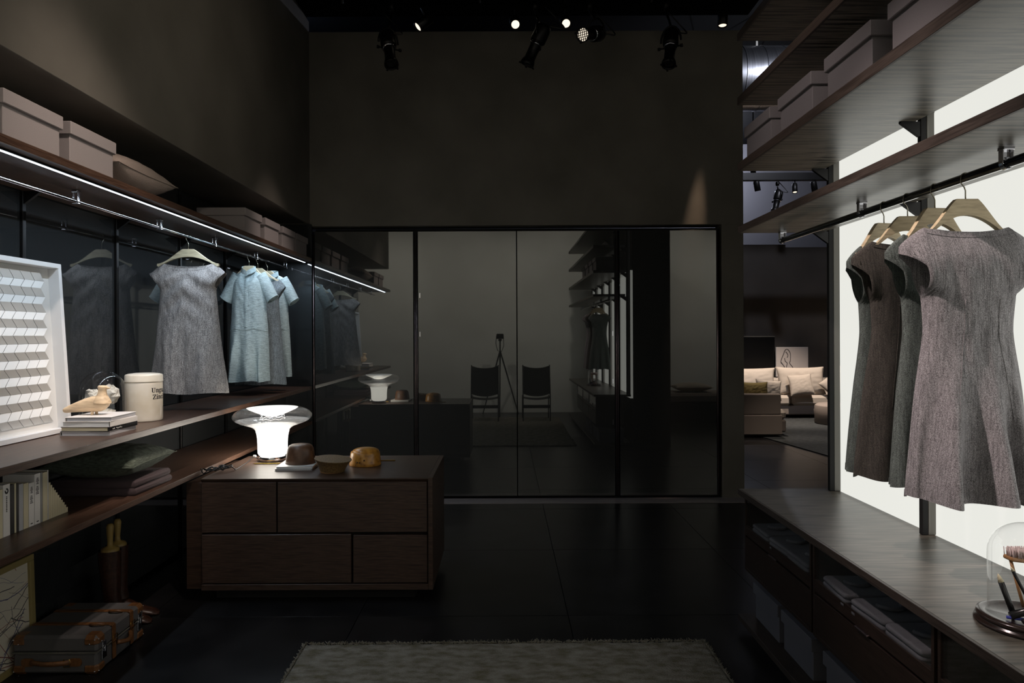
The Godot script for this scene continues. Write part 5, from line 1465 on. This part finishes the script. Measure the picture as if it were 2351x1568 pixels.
	# lounge lighting
	for q in [["lounge can light over the sofa", Vector3(5.2, 4.4, -11.6), Vector3(5.3, 0.3, -13.1), 26.0, 26.0], ["lounge can light over the nearer sofa block", Vector3(4.4, 4.4, -12.0), Vector3(4.5, 0.3, -11.6), 22.0, 12.0], ["lounge can light over the passage floor", Vector3(4.6, 4.4, -9.0), Vector3(4.3, 0.0, -9.6), 18.0, 9.0]]:
		var c := can_light(q[0], q[1], q[2] - q[1], M.lens_lit, "lounge can lights", 0.034, 6.4)
		spot_light(c, q[1] + (q[2] - q[1]).normalized() * 0.03, q[2], q[3], Color(1.0, 0.93, 0.86), q[4], 0.05, 0.7)
	# lamps of the hall above the lounge
	var hb := thing("hall_truss", "black truss bar high over the lounge carrying small spots", "truss", V(4.6, 4.08, 11.0))
	part("pipe", Shape.new().box(Vector3(0, 0.06, 0), Vector3(3.4, 0.12, 0.10), 0.004), M.black_metal, hb)
	for x in [-1.5, 1.5]:
		part("drop_rod", Shape.new(false).tube([Vector3(x, 0.1, 0), Vector3(x, 2.32, 0)], 0.012, 8), M.black_metal, hb)
	stage_spot("distant stage spot over the lounge, seen above the rack shelf", V(4.42, 3.76, 11.02), Vector3(-0.25, -0.9, 0.1), M.black, "distant spots over the lounge", Vector3(0, 4.03, -11.0))
	can_light("distant lit can light over the lounge beside the stage spot", V(4.70, 3.90, 11.0), Vector3(-0.1, -0.9, 0.3), M.lens_lit, "distant spots over the lounge", 0.03, 4.08)
	can_light("distant dark can light at the post side of the lounge truss", V(5.02, 3.92, 11.0), Vector3(0.2, -0.9, -0.1), M.black, "distant spots over the lounge", 0.035, 4.08)
	can_light("distant dark can light by the wall end over the lounge", V(4.10, 3.93, 11.0), Vector3(0.2, -0.9, -0.1), M.black, "distant spots over the lounge", 0.035, 4.08)
	for q in [["hall flood lamp behind the lounge wall", Vector3(5.0, 5.8, -16.0), Color(0.90, 0.92, 1.0), 4.5], ["hall flood lamp beyond the end wall", Vector3(-3.2, 5.9, -10.0), Color(0.72, 0.82, 1.0), 0.4], ["hall flood lamp beside the round duct", Vector3(4.5, 5.5, -8.6), Color(0.92, 0.94, 1.0), 8.0]]:
		var f := thing("flood_lamp", q[0], "flood lamp", q[1], "hall flood lamps")
		part("globe", Shape.new(false).lathe([Vector2(0.0, -0.08), Vector2(0.05, -0.065), Vector2(0.08, 0.0), Vector2(0.05, 0.065), Vector2(0.0, 0.08)], 16, Vector3.ZERO, Basis.IDENTITY, false), M.lens_lit, f)
		part("stem", Shape.new(false).tube([Vector3(0, 0.07, 0), Vector3(0, 6.4 - f.position.y, 0)], 0.012, 6), M.black_metal, f)
		if "duct" in q[0]: spot_light(f, q[1], V(4.3, 5.42, 10.2), 62.0, q[2], q[3], 0.06)
		else: omni(f, Vector3.ZERO, q[2], q[3], 0.06)
	var du := thing("air_duct", "large round ribbed metal air duct under the hall ceiling", "duct", V(5.0, 5.42, 10.2))
	part("pipe", Shape.new(false).lathe([Vector2(0.46, -2.6), Vector2(0.46, 2.6)], 48, Vector3.ZERO, Basis(Vector3.BACK, PI / 2), false), M.brushed, du)
	for k in 14:
		part("rib", Shape.new(false).lathe([Vector2(0.46, -0.008), Vector2(0.467, -0.004), Vector2(0.467, 0.004), Vector2(0.46, 0.008)], 48, Vector3(-1.8 + 0.3 * k, 0, 0), Basis(Vector3.BACK, PI / 2), false), M.brushed, du)
	for x in [-1.2, 1.2]:
		part("hanger_strap", Shape.new().box(Vector3(x, 0.72, 0), Vector3(0.03, 0.52, 0.006), 0.001), M.grey_metal, du)

# ---------------------------------------------------------------- rug, and what the wardrobe doors mirror
func build_rear():
	var o := thing("rug", "worn grey beige pile rug on the dark floor before the viewer", "rug", V(0.02, 0.0, 1.82))
	var fn := FastNoiseLite.new()
	fn.seed = 3; fn.frequency = 30.0; fn.fractal_octaves = 3
	var rows := []
	var nx := 150; var nz := 130
	for j in nz + 1:
		var r := []
		var z := lerpf(1.72, -1.72, float(j) / nz)
		for i in nx + 1:
			var x := lerpf(-1.035, 1.035, float(i) / nx)
			var ed := minf(minf(1.0 - absf(x) / 1.035, 1.0), minf(1.0 - absf(z) / 1.72, 1.0))
			var h := 0.016 * smoothstep(-0.004, 0.008, ed) + 0.004 * fn.get_noise_2d(x, z)
			if i == 0 or i == nx or j == 0 or j == nz: h = 0.0
			var jag := 0.007 * fn.get_noise_2d(z * 3.0, x * 3.0) if ed < 0.004 else 0.0
			r.append(Vector3(x + (jag if absf(x) > 1.03 else 0.0) + 0.012 * z, maxf(h, 0.0), z + (jag if absf(z) > 1.71 else 0.0) - 0.008 * x))
		rows.append(r)
	part("pile", Shape.new(false).grid(rows), M.rug, o)
	var tf := Shape.new(false)
	var rng := RandomNumberGenerator.new()
	rng.seed = 12
	for i in 1500:
		var x := rng.randf_range(-1.035, 1.035); var z := -1.72
		if i > 820:
			z = rng.randf_range(-1.72, -1.1); x = 1.035 if i % 2 else -1.035
		var p := Vector3(x + 0.012 * z, 0.006 + rng.randf() * 0.010, z - 0.008 * x)
		var q := p + Vector3(rng.randf_range(-0.012, 0.012), rng.randf_range(-0.004, 0.010), rng.randf_range(-0.014, 0.008))
		tf.tube([p + Vector3(-signf(x) * 0.006, 0, 0.008), p, q], [0.003, 0.0028, 0.0016], 4)
	var tuft := part("edge_tufts", tf, M.rug, o)
	tuft.set_meta("kind", "stuff")
	# folding chairs with slung backs, seen only in the doors
	var ch := sling_chair("dark sling chair mirrored in the doors beside the tripod, shelf side", V(-0.36, 0.021, 0.55))
	dup(ch, V(0.60, 0.021, 0.55), "dark sling chair mirrored in the doors, rack side")
	var db := thing("daybed", "low daybed mirrored at the hinge end of the doors, behind the rack", "daybed", V(3.75, 0, 0.45))
	part("base", Shape.new().box(Vector3(0, 0.17, 0), Vector3(1.5, 0.34, 0.9), 0.01), M.black, db)
	part("mattress", Shape.new().box(Vector3(0, 0.43, 0), Vector3(1.5, 0.18, 0.9), 0.04), M.sofa_shade, db)
	cushion("crumpled pale cushion on the mirrored daybed", V(3.55, 0.615, 0.45), 0.7, 0.5, 0.16, M.sofa, Basis.IDENTITY, 14)
	var t := thing("camera_tripod", "camera on a tripod mirrored in the middle of the wardrobe doors", "tripod", V(-0.08, 0, -0.36))
	for k in 3:
		var a := TAU * k / 3.0 + 0.5
		part("leg", Shape.new(false).tube([Vector3(0, 1.30, 0), Vector3(cos(a) * 0.42, 0.0, sin(a) * 0.42)], [0.016, 0.011], 8), M.black_metal, t)
	part("column", Shape.new(false).tube([Vector3(0, 1.05, 0), Vector3(0, 1.5, 0)], 0.015, 8), M.black_metal, t)
	part("head", Shape.new().box(Vector3(0, 1.515, 0), Vector3(0.07, 0.04, 0.08), 0.008), M.black_metal, t)
	part("camera_body", Shape.new().box(Vector3(0, 1.59, 0.0), Vector3(0.145, 0.105, 0.07), 0.012), M.plastic_black, t)
	part("camera_lens", Shape.new(false).lathe([Vector2(0.0, 0.0), Vector2(0.036, 0.0), Vector2(0.036, 0.07), Vector2(0.040, 0.075), Vector2(0.040, 0.095), Vector2(0.034, 0.096), Vector2(0.0, 0.088)], 24, Vector3(0, 1.585, -0.035), Basis(Vector3.RIGHT, -PI / 2), false), M.plastic_black, t)
	part("neck_strap", Shape.new(false).tube([Vector3(-0.07, 1.60, 0), Vector3(-0.085, 1.45, 0), Vector3(-0.05, 1.30, 0.02), Vector3(0.03, 1.28, 0.02), Vector3(0.075, 1.40, 0), Vector3(0.07, 1.60, 0)], 0.008, 6, 0.4), M.black, t)

func sling_chair(label: String, at: Vector3) -> Node3D:
	var o := thing("sling_chair", label, "chair", at, "sling chairs mirrored in the doors")
	var w := 0.25
	var rows := []
	for j in 13:
		var t := j / 12.0
		var r := []
		for i in 17:
			var u := -1.0 + i / 8.0
			r.append(Vector3(u * w, lerpf(0.50, 1.02, t) - 0.045 * (1 - u * u), -0.16 + 0.28 * (1 - t) * 0.0 - 0.06 * (1 - u * u) + 0.10 * t))
		rows.append(r)
	part("back_sling", Shape.new(false).grid(rows, false, true), M.black, o)
	var seat := []
	for j in 9:
		var t := j / 8.0
		var r := []
		for i in 13:
			var u := -1.0 + i / 6.0
			r.append(Vector3(u * w, 0.42 - 0.03 * (1 - u * u), lerpf(-0.22, 0.24, t)))
		seat.append(r)
	part("seat_sling", Shape.new(false).grid(seat), M.black, o)
	for s in [-1, 1]:
		part("leg", Shape.new(false).tube([Vector3(s * w, 0.0, -0.24), Vector3(s * w, 0.46, -0.23), Vector3(s * w, 1.03, -0.06)], 0.011, 8), M.black_metal, o)
		part("leg", Shape.new(false).tube([Vector3(s * w, 0.0, 0.26), Vector3(s * w, 0.44, 0.25)], 0.011, 8), M.black_metal, o)
		part("side_rail", Shape.new(false).tube([Vector3(s * w, 0.43, -0.24), Vector3(s * w, 0.43, 0.26)], 0.011, 8), M.black_metal, o)
	part("front_bar", Shape.new().box(Vector3(0, 0.27, -0.24), Vector3(2 * w, 0.06, 0.02), 0.003), M.black_metal, o)
	return o
